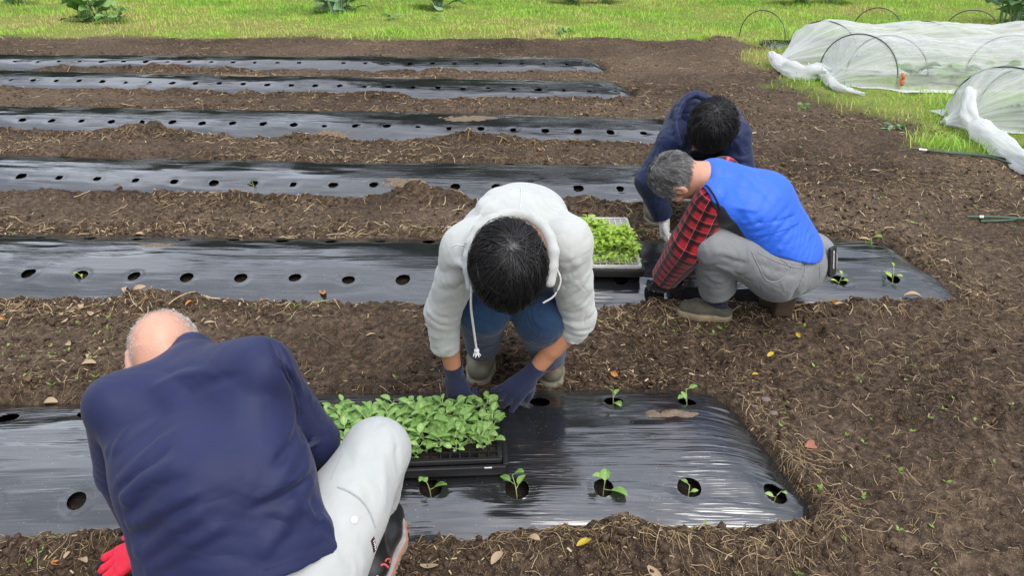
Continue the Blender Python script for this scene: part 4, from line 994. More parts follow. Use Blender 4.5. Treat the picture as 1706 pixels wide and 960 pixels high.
Fq = field_for([toe, heel, KL], .1, .007); Fq.chain([heel + [0, .02, .05], AL + [0, 0, .04], KL + (AL - KL) * .6], [.05, .052, .056], .03); add_foot(Fq, heel, toe, .04, .05, .043); put(pA, 'boot', Fq, m_blackboot)
# red gloves with black palms
def gripcol(v, w, f, n, r, tips):
    q = (v - w); a = q @ f; pal = q @ n
    tp = np.min([np.linalg.norm(v - t_, axis=1) for t_ in tips], 0)
    g_ = np.maximum(sstep(.050, .036, tp), sstep(.004, .012, pal)); return np.stack([g_] * 3, 1)
glove(pA, 'glove', m_redglove, WL, EL, np.array([-.80, -.30, -.42]), (-.1, .25, -1), -1, curl=(.15, .35, .3), thumb=(.55, .75, .1), spread=.24, colfn=gripcol, fat=1.12)
glove(pA, 'glove', m_redglove, WR, ER, np.array([-.35, .5, -.62]), (-.4, -.1, -.8), 1, curl=(.4, .5, .4), colfn=gripcol, fat=1.1, h=.004)
# ---------------------------------------------------------------- the man in the blue vest and plaid shirt, squatting sideways
m_vest = None
m_vest, t, p = mat('blue_nylon'); at = N(t, 'ShaderNodeAttribute', attribute_name='Col'); sx = N(t, 'ShaderNodeSeparateColor'); L(t, at.outputs['Color'], sx.inputs[0])
pr = ramp(t, sx.outputs[0], [(.46, (.010, .098, .58)), (.54, (.007, .007, .012))]); L(t, pr.outputs[0], p.inputs['Base Color']); p.inputs['Roughness'].default_value = .58; p.inputs['Sheen Weight'].default_value = .1
n2 = noise(t, 20, 3, .5, stretch=(1, 1, 1.6), dist=1.2); bump(t, p, n2.outputs['Fac'], .28, .010, bump(t, p, noise(t, 1100, 2).outputs['Fac'], .1, .001))
m_plaid, t, p = mat('red_plaid'); uvn = N(t, 'ShaderNodeUVMap').outputs[0]; sp = N(t, 'ShaderNodeSeparateXYZ'); L(t, uvn, sp.inputs[0])
wob = noise(t, 9, 2)
def stripe(sock, period, stops, off=0):
    a = N(t, 'ShaderNodeMath', operation='ADD'); L(t, sock, a.inputs[0]); a.inputs[1].default_value = off + 5
    m_ = N(t, 'ShaderNodeMath', operation='MODULO'); L(t, a.outputs[0], m_.inputs[0]); m_.inputs[1].default_value = period
    d_ = N(t, 'ShaderNodeMath', operation='DIVIDE'); L(t, m_.outputs[0], d_.inputs[0]); d_.inputs[1].default_value = period
    r = ramp(t, d_.outputs[0], stops); return r.outputs[0]
bl, rd = (.02, .015, .018), (1, 1, 1); lite = [(0, (0, 0, 0)), (.46, (0, 0, 0)), (.49, (.5, .5, .5)), (.52, (0, 0, 0)), (1, (0, 0, 0))]
band = [(0, rd), (.30, rd), (.34, (.13, .10, .11)), (.62, (.06, .05, .055)), (.66, (.5, .45, .46)), (.74, (.5, .45, .46)), (.78, rd)]
s1 = stripe(sp.outputs[0], .044, band); s2 = stripe(sp.outputs[1], .050, band, .02)
c_ = mixc(t, 1.0, (.33, .008, .018), s1, 'MULTIPLY'); c_ = mixc(t, 1.0, c_, s2, 'MULTIPLY')
l1 = stripe(sp.outputs[0], .044, lite, .012); l2 = stripe(sp.outputs[1], .050, lite, .03)
ls = N(t, 'ShaderNodeMath', operation='MAXIMUM'); L(t, l1, ls.inputs[0]); L(t, l2, ls.inputs[1])
c_ = mixc(t, ls.outputs[0], c_, (.62, .22, .25)); L(t, c_, p.inputs['Base Color']); p.inputs['Roughness'].default_value = .9; p.inputs['Sheen Weight'].default_value = .2; p.inputs['Specular IOR Level'].default_value = .2
bump(t, p, noise(t, 16, 3, .5, dist=.6).outputs['Fac'], .35, .014)
m_greyjean = fabric('grey_denim', (.205, .212, .215), (.155, .162, .168), rough=.85, weave=900, wb=.35, fold=.30, fscale=15)
m_greythread = plain('grey_thread', (.25, .255, .255), .9, .1); m_sock = fabric('dark_sock', (.012, .014, .024), rough=.95, fscale=30)
m_shoe = fabric('olive_canvas_shoe', (.075, .070, .050), rough=.85, fscale=30); m_shoesole = plain('tan_rubber_sole', (.215, .17, .105), .7, .3, nscale=40, var=.35); m_shoebrown = plain('brown_worn_shoe', (.060, .040, .025), .7, .3, nscale=30, var=.4)
m_blackglove = fabric('black_glove', (.010, .010, .012), rough=.8)
pC = empty('person', (1.0, 2.92, 0)); tag(pC, 'grey haired man in a bright blue vest and red plaid shirt squatting sideways', 'person', 'people planting seedlings')
hc = W(1128, 294, 3.0); hf, hu = np.array([-.24, .50, -.84]), np.array([-.90, -.06, .34])
C7 = W(1186, 296, 3.02); SL, SR = W(1188, 330, 2.95), W(1205, 290, 3.22)
MID = W(1262, 342, 3.10); PEL = W(1316, 428, 3.20)
EL, WL = W(1150, 408, 3.10), W(1108, 462, 3.36); ER = W(1150, 390, 3.45); WR = np.array([.74, 3.25, .17])
KL = W(1186, 408, 3.06); AL = G(1196, 534) + np.array([0, .03, .10]); HL_ = W(1296, 450, 3.14); HR_ = W(1345, 432, 3.32)
KR = np.array([.87, 3.20, .34]); AR = np.array([1.160, 2.985, .10])
Fb = field_for([hc, C7, SL, SR, MID, PEL, EL, WL, ER, WR, KL, AL, HL_, HR_, KR, AR], .14, .0052)
add_head(Fb, hc, hf, hu, C7, .99)
Fb.chain([C7, MID, PEL], [.06, .09, .10], .05); Fb.cap(SR, SL, .05, .05, .03)
for a, b, c in ((SR, ER, WR), (SL, EL, WL)): Fb.chain([a, b, c], [.045, .036, .028], .012)
for a, b, c in ((HR_, KR, AR), (HL_, KL, AL)): Fb.chain([a, b, c], [.065, .05, .035], .02)
put(pC, 'body', Fb, m_skin_old); eye_parts(pC, hc, hf, hu, .99)
AXh = np.stack(frame(hf, hu))
def mC(d): return (d[:, 2] > .02 + .55 * (d[:, 1] > .25) * d[:, 1]) & (d[:, 1] < .86) | ((d[:, 1] < -.28) & (d[:, 2] > -.62)) | ((d[:, 1] < .32) & (d[:, 1] > .0) & (d[:, 2] > -.1))
def gC(d): return .28 + .38 * sstep(.35, -.5, d[:, 2]) + .22 * sstep(.0, .6, d[:, 1]) + .2 * vn(d[:, 0] * 5, d[:, 2] * 5 + d[:, 1] * 3, 3)
strands('hair', pC, hc + AXh[2] * .02, hf, hu, (.0775, .096, .089), (.1, -.35, .9), 4600, .030, mC, m_grey_hair, thick=.0011, lift=.006, jit=.3, seed=21, grey=gC, steps=5)
Fc = Field(hc - .15, hc + .15, .0035); Fc.ell(hc + AXh[2] * .02 - AXh[1] * .004, AXh, (.0785, .097, .090), 0); Fc.ell(hc + AXh[1] * .095 - AXh[2] * .035, AXh, (.11, .07, .085), .02, sub=True); Fc.ell(hc + AXh[1] * .04 - AXh[2] * .075, AXh, (.12, .05, .06), .02, sub=True); Fc.ell(hc - AXh[2] * .10, AXh, (.12, .12, .05), .02, sub=True)
v, q = Fc.mesh(1); o = mesh_np('hair_cap', v, q, m_grey_hair, cols=np.stack([np.clip(gC((v - hc) @ AXh.T / .09) * .8, 0, 1)] * 3, 1)); adopt(pC, o)
# shirt: sleeves and collar
Fs = field_for([SL, EL, WL, SR, ER, C7, hc], .13, .0055)
CUl = EL + (WL - EL) * .98
Fs.chain([SL + (EL - SL) * .10, EL, CUl], [.072, .082, .062], .03); Fs.chain([SR, ER, ER + (WR - ER) * .9], [.075, .06, .048], .03)
Fs.chain([C7 + (hc - C7) * .30, C7], [.060, .075], .02); Fs.subcap(C7 + (hc - C7) * .35, hc, .058, .07)
Fs.ripple(EL, .11, EL - SL, .038, .006, 3, .8); Fs.ripple(EL + (CUl - EL) * .7, .09, CUl - EL, .03, .005, 5); Fs.ripple(SL + (EL - SL) * .3, .1, np.array([.6, 0, 1.]), .05, .005, 8)
d_ = unit(WL - EL); Fs.cut(CUl, d_, .09); Fs.subcap(CUl - d_ * .03, CUl + d_ * .03, .046)
def uvC(v):
    d1, t1 = line_d(v, SL, EL); d2, t2 = line_d(v, EL, CUl); L1, L2 = np.linalg.norm(EL - SL), np.linalg.norm(CUl - EL)
    far = (v - (SL + SR) / 2) @ (SR - SL) > .02
    u1 = ((v - SL) @ (EL - SL)) / L1; u2 = L1 + ((v - EL) @ (CUl - EL)) / L2; w_ = sstep(-.02, .02, d1 - d2)
    u = np.where(far, v[:, 2], u1 * (1 - w_) + u2 * w_)
    a = unit(np.array([.6, -.1, .5])); ax = unit(CUl - SL); a = unit(a - ax * (a @ ax)); b = np.cross(ax, a)
    c = SL + (EL - SL) * t1[:, None]; c2 = EL + (CUl - EL) * t2[:, None]; c = c * (1 - w_[:, None]) + c2 * w_[:, None]
    th = np.arctan2((v - c) @ b, -((v - c) @ a)); return np.stack([u, th * .068], 1)
put(pC, 'plaid_shirt', Fs, m_plaid, uvfn=uvC)
# vest
ax_ = unit(PEL - C7); side = unit(SR - SL); frn = unit(np.cross(ax_, side)); frn = frn if frn[2] < 0 else -frn
Fv = field_for([C7, SL, SR, MID, PEL], .19, .0055)
Fv.chain([C7 + ax_ * .03, MID, PEL + frn * -.0 - ax_ * .01], [.088, .128, .128], .05)
for s_, S in ((-1, SL), (1, SR)): Fv.chain([S + ax_ * .04 - side * s_ * .035, MID + side * s_ * .07 + frn * .02, PEL + side * s_ * .075 - ax_ * .02], [.082, .115, .118], .05)
Fv.chain([C7, MID - frn * .03, PEL - frn * .03 - ax_ * .03], [.07, .11, .115], .05)
Fv.cap(SL + ax_ * .0 - side * .0, SL + ax_ * .06, .07, .07, .03)
Fv.subcap(SL - ax_ * .035 - side * .25 + frn * .05, SL - ax_ * .03 + side * .0 + frn * .05, .062, .062, .012); Fv.ell(hc, AXh, (.10, .12, .13), .01, sub=True)
Fv.subcap(C7 + (hc - C7) * .8, C7 + (hc - C7) * .15, .070, .058, .01)
hemc = W(1310, 418, 3.12)
for k, (px, py, lam, am) in enumerate(((1300, 380, .040, .0055), (1340, 390, .030, .005), (1250, 330, .07, .0045), (1215, 300, .06, .004), (1270, 395, .035, .006), (1355, 405, .022, .006))):
    h_ = Fv.hit(px, py)
    if h_ is not None: Fv.ripple(h_, .12 if k < 4 else .09, ax_ + side * (.25 if k % 2 else -.2), lam, am, 20 + k, 1.0)
def rv(pix, r, amp):
    P = [Fv.hit(*q) for q in pix]; P = [q for q in P if q is not None]
    if len(P) > 1: Fv.ridge(P, r, amp)
for pix, r, a in (([(1250, 372), (1300, 368), (1340, 352)], .006, -.007), ([(1265, 400), (1310, 396), (1360, 380)], .006, .006), ([(1200, 300), (1230, 340), (1262, 380)], .012, .005), ([(1215, 270), (1260, 310), (1295, 350)], .012, -.004), ([(1240, 280), (1280, 300), (1310, 335)], .01, .004)): rv(pix, r, a)
for pix, r in (([(1248, 380), (1285, 374), (1330, 356), (1348, 345)], .009), ([(1256, 396), (1300, 390), (1345, 372), (1360, 362)], .010), ([(1270, 408), (1320, 402), (1366, 386)], .010), ([(1350, 372), (1335, 350), (1318, 330)], .010), ([(1225, 345), (1262, 352), (1300, 346)], .009), ([(1210, 300), (1240, 318), (1285, 322)], .009), ([(1180, 290), (1205, 300), (1222, 325)], .009), ([(1230, 268), (1262, 290), (1290, 320)], .009), ([(1240, 372), (1262, 360), (1285, 358)], .008), ([(1300, 415), (1335, 408), (1370, 398)], .009)): Fv.roll(pix, r, .62, .012, .4)
hn = unit([-.27, -.05, -1.]); Fv.cut(hemc, hn, .30)
p1, p2 = Fv.hit(1206, 345), Fv.hit(1250, 408)
if p1 is None: p1 = SL
if p2 is None: p2 = PEL
pn_ = unit(np.cross(p2 - p1, Fv.normal((p1 + p2) / 2))); pn_ = pn_ if pn_ @ frn > 0 else -pn_
def vcol(v):
    s_ = (v - p1) @ pn_ - .55 * np.maximum(0, -((v - p1) @ unit(p2 - p1))); m_ = sstep(-.012, .012, s_) * ((v - C7) @ side < .06); return np.stack([m_] * 3, 1)
vo = put(pC, 'vest', Fv, m_vest, colfn=vcol)
m_blk = plain('black_trim', (.008, .008, .012), .7, .3, bumpd=0)
seam(pC, 'armhole_trim', Fv, [(1152, 298), (1166, 302), (1180, 312), (1192, 330), (1200, 350)], m_blk, .004); seam(pC, 'back_seam', Fv, [(1245, 392), (1290, 388), (1330, 372), (1352, 358)], plain('blue_thread', (.008, .07, .42), .6, .2), .002)
# trousers
Ft = field_for([HL_, HR_, KL, AL, KR, AR, PEL], .17, .0058)
Ft.cap(HL_ + [0, 0, .0], HR_, .128, .120, .04); Ft.cap(PEL - ax_ * .01, (HL_ + HR_) / 2, .125, .12, .06)
Ft.chain([HL_, HL_ + (KL - HL_) * .55 + [0, 0, .015], KL], [.128, .102, .083], .03); Ft.cap(KL, KL + (AL - KL) * .82, .082, .080, .03)
Ft.chain([HR_, KR, KR + (AR - KR) * .6], [.11, .085, .07], .03)
def rt_(pix, r, amp):
    P = [Ft.hit(*q) for q in pix]; P = [q for q in P if q is not None]
    if len(P) > 1: Ft.ridge(P, r, amp)
for pix, r, a in (([(1200, 425), (1222, 435), (1245, 440)], .008, -.009), ([(1188, 440), (1215, 450), (1225, 460)], .009, .008), ([(1160, 385), (1195, 380), (1230, 400)], .01, .004), ([(1262, 440), (1295, 452), (1330, 460)], .010, -.005), ([(1270, 425), (1310, 440), (1345, 445)], .012, .005), ([(1150, 430), (1170, 440), (1195, 436)], .008, .006), ([(1150, 470), (1180, 462), (1205, 470)], .009, .007), ([(1150, 452), (1175, 452), (1205, 452)], .008, -.005)): rt_(pix, r, a)
Ft.ripple(KL + (AL - KL) * .55, .11, AL - KL, .034, .0045, 4, .8); Ft.ripple(KL, .1, HL_ - KL, .03, .003, 6)
sm = [Ft.hit(*q) for q in ((1338, 408), (1340, 450), (1328, 480), (1318, 500))]; sm = [q for q in sm if q is not None]
if len(sm) > 1: Ft.ridge(sm, .016, -.010)
d_ = unit(AL - KL); CUt = KL + (AL - KL) * .84; Ft.cut(CUt, d_ + np.array([.12, 0, 0]), .12); Ft.subcap(CUt - d_ * .03, CUt + d_ * .04, .070)
SEAMS = (('pocket_stitch', [(1252, 420), (1262, 440), (1275, 465), (1292, 470), (1310, 458), (1318, 445), (1300, 432)]), ('pocket_stitch', [(1365, 445), (1366, 462), (1368, 480)]), ('back_seam', [(1338, 408), (1342, 440), (1334, 470), (1322, 494)]), ('yoke_stitch', [(1262, 420), (1300, 438), (1338, 446), (1368, 432)]), ('pocket_stitch', [(1352, 415), (1356, 428), (1350, 436)]))
for nm, pix in SEAMS:
    P = [Ft.hit(*q) for q in pix]; P = [q for q in P if q is not None]
    if len(P) > 2: Ft.ridge(list(spline(P, 14)), .008, -.0045)
for pix, r in (([(1150, 445), (1172, 436), (1200, 440)], .014), ([(1148, 478), (1172, 470), (1202, 476)], .014), ([(1195, 420), (1225, 428), (1262, 430)], .015), ([(1205, 450), (1232, 452), (1262, 450)], .012)): Ft.roll(pix, r, .8, .02)
tr = put(pC, 'trousers', Ft, m_greyjean)
for nm, pix in SEAMS:
    sub_of(seam(pC, nm, Ft, pix, m_greythread, .0024, .0006), pC, tr)
# sock, shoes
Fk = field_for([AL, KL], .1, .005); Fk.cap(AL + [.0, .0, -.05], AL + (KL - AL) * .35, .043, .050, 0); Fk.ripple(AL + [0, 0, .03], .07, (0, 0, 1), .022, .0025, 2); put(pC, 'sock', Fk, m_sock)
toe, heel = G(1141, 528), G(1202, 534); z = gfloor(*toe[:2]) + .0; toe[2] = heel[2] = z + .008
Fq = field_for([toe, heel], .11, .0045); add_foot(Fq, heel, toe, .033, .038, .028); Fq.cap(heel + [0, 0, .03], AL + [0, 0, -.045], .040, .042, .03); Fq.cut(AL + [0, 0, -.035], (0.25, 0, 1), .1)
sh = put(pC, 'shoe', Fq, m_shoe); sub_of(shoe_sole(pC, 'shoe_sole', m_shoesole, heel, toe, z - .004, .030, .042, .050, .040, .004), pC, sh)
toe2, heel2 = np.array([1.135, 3.02, gfloor(1.13, 3.0) + .02]), np.array([1.165, 2.935, .0]); heel2[2] = toe2[2] + .085
Fq = field_for([toe2, heel2, AR], .1, .0045); Fq.chain([toe2 + [0, 0, .01], heel2 + [0, 0, -.035]], [.042, .040], .02); Fq.cap(heel2 + [0, .02, 0], AR + [0, 0, .06], .036, .045, .03); Fq.box(heel2 + [0, -.01, -.045], np.stack(frame((.05, 1, .15), (0, 0, 1))), (.043, .03, .055), .014, .015)
put(pC, 'shoe', Fq, m_shoebrown)
glove(pC, 'glove', m_blackglove, WL, EL, np.array([-.15, .35, -.62]), (.1, .6, .3), 1, curl=(.5, .7, .5), fat=1.1, h=.003)
glove(pC, 'glove', m_blackglove, WR, ER, np.array([-.1, .2, -.75]), (0, -.6, .1), -1, curl=(.4, .6, .4), fat=1.1, h=.004)
# phone standing out of the back pocket
c = Ft.hit(1383, 440); c = W(1385, 438, 3.22) if c is None else c
n_ = Ft.normal(c); d1 = unit(np.array([.10, .1, 1.])); d1 = unit(d1 - n_ * (d1 @ n_)); s_ = np.cross(d1, n_)
ph = empty('phone', tuple(c)); tag(ph, 'phone in a black case sticking out of the grey back pocket', 'phone')
Fq = Field(c - .12, c + .12, .003); Fq.box(c + n_ * .008 + d1 * .012, np.stack([d1, s_, n_]), (.062, .034, .009), .007, 0); put(ph, 'phone_case', Fq, plain('black_case', (.010, .010, .011), .4, .5))
Fq = Field(c - .12, c + .12, .0028); Fq.box(c + n_ * .014 + d1 * .020 - s_ * .008, np.stack([d1, s_, n_]), (.040, .008, .005), .003, 0); put(ph, 'phone_edge', Fq, plain('silver_edge', (.55, .56, .58), .3, .5, .6))
# ---------------------------------------------------------------- the person in the navy rain jacket, behind
m_rain = fabric('navy_raincoat', (.010, .019, .066), (.007, .013, .046), rough=.55, weave=1300, wb=.1, fold=.5, fscale=16, sheen=.1)
m_dark_tr = fabric('dark_trousers', (.016, .017, .022), rough=.9); m_whiteglove = fabric('white_work_glove', (.58, .57, .53), rough=.95, weave=600, wb=.5, fold=.3, fscale=40)
pD = empty('person', (1.0, 4.05, 0)); tag(pD, 'black haired person in a navy rain jacket squatting behind the man in the blue vest', 'person', 'people planting seedlings')
hc = W(1188, 210, 3.52); hf, hu = np.array([-.42, -.42, -.80]), np.array([-.12, -.78, .60])
C7 = W(1180, 205, 3.72); MID = np.array([.99, 3.93, .60]); PEL = np.array([1.02, 4.18, .36])
SR, SL = W(1124, 236, 3.70), W(1222, 226, 3.74); ER, EL = W(1082, 302, 3.78), W(1236, 295, 3.80); WR = W(1106, 364, 3.93); WL = np.array([1.0, 3.62, .2])
KR, KL = np.array([.86, 3.78, .40]), np.array([1.12, 3.80, .42]); AR = G(1092, 376) + [0, .12, .08]; AL = np.array([1.14, 4.02, .08]); HR_, HL_ = PEL + [-.1, 0, -.02], PEL + [.1, 0, -.02]
Fb = field_for([hc, C7, MID, PEL, SR, SL, ER, EL, WR, WL, KR, KL, AR, AL], .14, .006)
add_head(Fb, hc, hf, hu, C7, .97)
Fb.chain([C7, MID, PEL], [.06, .09, .10], .05); Fb.cap(SR, SL, .05, .05, .03)
for a, b, c in ((SR, ER, WR), (SL, EL, WL)): Fb.chain([a, b, c], [.042, .036, .028], .012)
for a, b, c in ((HR_, KR, AR), (HL_, KL, AL)): Fb.chain([a, b, c], [.065, .05, .035], .02)
put(pD, 'body', Fb, m_skin_old); eye_parts(pD, hc, hf, hu, .97)
AXh = np.stack(frame(hf, hu))
Fj = field_for([C7, MID, PEL, SR, SL, ER, EL, WR, WL, W(1140, 165, 3.75)], .17, .0062)
Fj.chain([C7, MID, PEL], [.09, .13, .15], .06)
for S, sg in ((SR, -1), (SL, 1)): Fj.chain([S, MID + [sg * .08, 0, -.02], PEL + [sg * .08, 0, 0]], [.085, .12, .14], .05)
CU = ER + (WR - ER) * .92
Fj.chain([SR, ER, CU + (WR - ER) * .1], [.078, .070, .050], .03); Fj.chain([SL, EL, EL + (WL - EL) * .8], [.080, .068, .05], .03)
hd = W(1150, 196, 3.76); Fj.ell(hd, np.stack(frame((-.4, -.8, -.3), (-.3, -.1, .95))), (.10, .085, .105), .035)
Fj.ell(hc + [0, -.02, -.01], AXh, (.100, .125, .125), .015, sub=True)
HRIM = spline([W(1136, 240, 3.60), W(1126, 205, 3.62), W(1136, 172, 3.64), W(1158, 157, 3.64), W(1180, 166, 3.62)], 14)
for i in range(len(HRIM) - 1): Fj.cap(HRIM[i], HRIM[i + 1], .016, .016, .02)
def rd_(pix, r, amp):
    P = [Fj.hit(*q) for q in pix]; P = [q for q in P if q is not None]
    if len(P) > 1: Fj.ridge(P, r, amp)
for pix, r, a in (([(1120, 215), (1100, 250), (1085, 290)], .010, .008), ([(1130, 225), (1115, 262), (1105, 290)], .008, -.008), ([(1075, 300), (1090, 318), (1110, 320)], .008, .007), ([(1075, 325), (1095, 335), (1115, 333)], .008, -.006), ([(1230, 215), (1232, 240), (1236, 260)], .008, .006), ([(1135, 250), (1150, 262), (1165, 270)], .01, .008)): rd_(pix, r, a)
for pix, r in (([(1066, 300), (1085, 288), (1108, 292)], .016), ([(1072, 328), (1090, 318), (1112, 322)], .014), ([(1085, 270), (1102, 262), (1122, 268)], .014), ([(1100, 235), (1118, 232), (1138, 242)], .016), ([(1228, 238), (1236, 255), (1240, 270)], .012)): Fj.roll(pix, r, .78, .02)
Fj.ripple(ER, .11, ER - SR, .040, .0055, 3, .9); Fj.ripple(CU, .08, WR - ER, .03, .004, 7); Fj.ripple(SL, .12, (.5, 0, 1), .05, .005, 9); Fj.ripple(SR + (ER - SR) * .4, .1, ER - SR + np.array([.2, 0, 0]), .045, .004, 15)
d_ = unit(WR - ER); Fj.cut(CU, d_, .08); Fj.subcap(CU - d_ * .03, CU + d_ * .03, .042)
put(pD, 'rain_jacket', Fj, m_rain)
Ft = field_for([HR_, KR, AR, HL_, KL, AL], .15, .008); Ft.cap(HR_, HL_, .12, .12, .03)
for a, b, c in ((HR_, KR, AR), (HL_, KL, AL)): Ft.chain([a, b, b + (c - b) * .7], [.10, .075, .058], .03)
put(pD, 'trousers', Ft, m_dark_tr)
for A_ in (AR, AL):
    toe = A_ + [0, -.12, 0]; heel = A_ + [0, .07, 0]; z = gfloor(*toe[:2]); toe[2] = heel[2] = z + .01
    Fq = field_for([toe, heel, A_ + [0, 0, .12]], .09, .0055); add_foot(Fq, heel, toe, .04, .05, .042); Fq.cap(A_, A_ + [0, 0, .13], .05, .056, .04); Fq.cut(A_ + [0, 0, .13], (0, 0, 1), .09)
    b_ = put(pD, 'boot', Fq, m_boot); sub_of(shoe_sole(pD, 'boot_sole', m_bootsole, heel, toe, z, .022, .043, .053, .045), pD, b_)
glove(pD, 'glove', m_whiteglove, WR, ER, np.array([.10, -.05, -.7]), (.7, -.3, .1), 1, curl=(.7, 1.0, .7), fat=1.2, h=.003, cuff_len=.03)
glove(pD, 'glove', m_whiteglove, WL, EL, np.array([-.2, -.15, -.7]), (-.7, .3, .1), -1, curl=(.5, .8, .6), fat=1.15, h=.004)
def mD(d): return (d[:, 2] > -.05) & ~((d[:, 1] > .72) & (d[:, 2] < .1)) | ((d[:, 1] < .15) & (d[:, 2] > -.5))
Fc = Field(hc - .16, hc + .16, .004); Fc.ell(hc + AXh[2] * .026 - AXh[1] * .004, AXh, (.087, .106, .096), 0); Fc.ell(hc + AXh[1] * .085 - AXh[2] * .05, AXh, (.10, .06, .07), .02, sub=True); Fc.ell(hc - AXh[2] * .10, AXh, (.12, .13, .055), .02, sub=True)
put(pD, 'hair_cap', Fc, m_black_hair, colfn=lambda v: np.full((len(v), 3), .1))
strands('hair', pD, hc + AXh[2] * .024, hf, hu, (.086, .105, .096), (.1, -.35, .9), 3600, .08, mD, m_black_hair, thick=.0013, lift=.018, jit=.5, swirl=.4, grav=.008, seed=33, steps=7)
# glasses
gl = []
for e in (-1, 1):
    th = np.linspace(0, 2 * math.pi, 25); gl.append(tube_obj('lens_rim', np.array([hc + AXh[0] * (e * .034 + .024 * math.cos(a)) + AXh[1] * .104 + AXh[2] * (-.004 + .018 * math.sin(a)) for a in th]), .0018, m_blk, sides=5))
    gl.append(tube_obj('temple_arm', np.array([hc + AXh[0] * e * .060 + AXh[1] * .100, hc + AXh[0] * e * .080 + AXh[1] * .05, hc + AXh[0] * e * .084 - AXh[1] * .01]), .0018, m_blk, sides=5))
gl.append(tube_obj('bridge', np.array([hc - AXh[0] * .011 + AXh[1] * .106, hc + AXh[1] * .110, hc + AXh[0] * .011 + AXh[1] * .106]), .0018, m_blk, sides=5))
gz_ = empty('glasses', tuple(hc + AXh[1] * .10)); tag(gz_, 'dark framed glasses worn by the black haired person in the navy rain jacket', 'glasses'); adopt(gz_, *gl)
# ---------------------------------------------------------------- leaves and seedlings
rs = np.random.default_rng(11)
def leaf_grid(ln, wd, arch=.3, cup=.25, nu=9, nv=5, shape=.8, wav=0.0, g=rs):
    """a leaf blade lying along +x from the origin, verts (nu*nv)"""
    t = np.linspace(0, 1, nu); s = np.linspace(-1, 1, nv)
    wdt = wd * .5 * np.sin(np.pi * np.clip(t, .02, .975) ** shape) ** .58
    x = ln * t[:, None] * np.ones(nv); y = wdt[:, None] * s
    z = ln * arch * (np.sin(t * 2.2) * .5 - .35 * t ** 2)[:, None] + cup * np.abs(y) * (.8 + .4 * np.abs(s)) + wav * g.normal(size=(nu, nv)) * (np.abs(s) > .6)
    i = np.arange(nu * nv).reshape(nu, nv); q = np.stack([i[:-1, :-1], i[1:, :-1], i[1:, 1:], i[:-1, 1:]], -1).reshape(-1, 4)
    return np.stack([x, y, z], -1).reshape(-1, 3), q
def rot_leaf(v, az, el, roll=0):
    cr, sr = math.cos(roll), math.sin(roll); v = v @ np.array([[1, 0, 0], [0, cr, sr], [0, -sr, cr]])
    ce, se = math.cos(el), math.sin(el); v = v @ np.array([[ce, 0, se], [0, 1, 0], [-se, 0, ce]])
    ca, sa = math.cos(az), math.sin(az); return v @ np.array([[ca, sa, 0], [-sa, ca, 0], [0, 0, 1]])
def seedling_parts(g, h=.06, nl=4, ls=.034, cot=True):
    """stem and leaves as separate (verts, quads, tone) lists around the origin"""
    lean = g.normal(0, .012, 2); st = spline([[0, 0, -.012], [lean[0] * .3, lean[1] * .3, h * .45], [lean[0], lean[1], h]], 6)
    stem = tubes(st[None], np.linspace(.0017, .0012, 6)[None], 5); leaves = []
    a0 = g.uniform(0, 6.28)
    for k in range(nl):
        az = a0 + k * 2.4 + g.normal(0, .3); hh = h * (.55 + .45 * k / max(nl - 1, 1)); el = g.uniform(.25, .75) + (.25 if k == nl - 1 else 0); s = ls * (1.15 - .12 * k) * g.uniform(.8, 1.15)
        p = st[min(5, int(hh / h * 5))]; pl = s * g.uniform(.35, .7); d = np.array([math.cos(az) * math.cos(el), math.sin(az) * math.cos(el), math.sin(el)])
        v, q = leaf_grid(s * 1.25, s * .84, arch=.25, cup=.22 + .15 * g.random(), shape=.80)
        v = rot_leaf(v, az, el * g.uniform(.2, .8), g.normal(0, .25)) + p + d * pl; pt = tubes(np.array([p, p + d * pl * .5 + [0, 0, -.001], p + d * (pl + s * .25)])[None], np.array([[.0012, .001, .0007]]), 4)
        lt = g.uniform(.12, .72) + .10 * g.normal(size=len(v)) + np.tile([0, -.04, .26, -.04, 0], len(v) // 5); leaves.append((np.concatenate([v, pt[0]]), np.concatenate([q, pt[1] + len(v)]), np.concatenate([np.clip(lt, 0, 1), np.full(len(pt[0]), .95)])))
    if cot:
        for e in (0, math.pi):
            v, q = leaf_grid(ls * .55, ls * .5, arch=.1, cup=.1); v = rot_leaf(v, a0 + 1.2 + e + g.normal(0, .2), .15 + g.normal(0, .2)) + st[2]; leaves.append((v, q, np.full(len(v), g.uniform(.5, .9))))
    return stem, leaves
G_STOPS = [(0, (.10, .20, .045)), (.4, (.20, .36, .085)), (.75, (.32, .48, .15)), (1, (.48, .58, .28))]
Y_STOPS = [(0, (.15, .26, .025)), (.4, (.30, .47, .04)), (.75, (.43, .58, .075)), (1, (.55, .64, .22))]
m_seed = leafmat('seedling_leaf', G_STOPS, .28, .45, .4); m_seed2 = leafmat('seedling_leaf_bright', Y_STOPS, .3, .45, .4)
def one_mesh(name, stem, leaves, m):
    V, Q, C = [stem[0]], [stem[1]], [np.full(len(stem[0]), .95)]; off = len(stem[0])
    for v, q, c in leaves: V.append(v); Q.append(q + off); C.append(c); off += len(v)
    C = np.concatenate(C); return mesh_np(name, np.concatenate(V), np.concatenate(Q), m, cols=np.stack([C] * 3, 1))
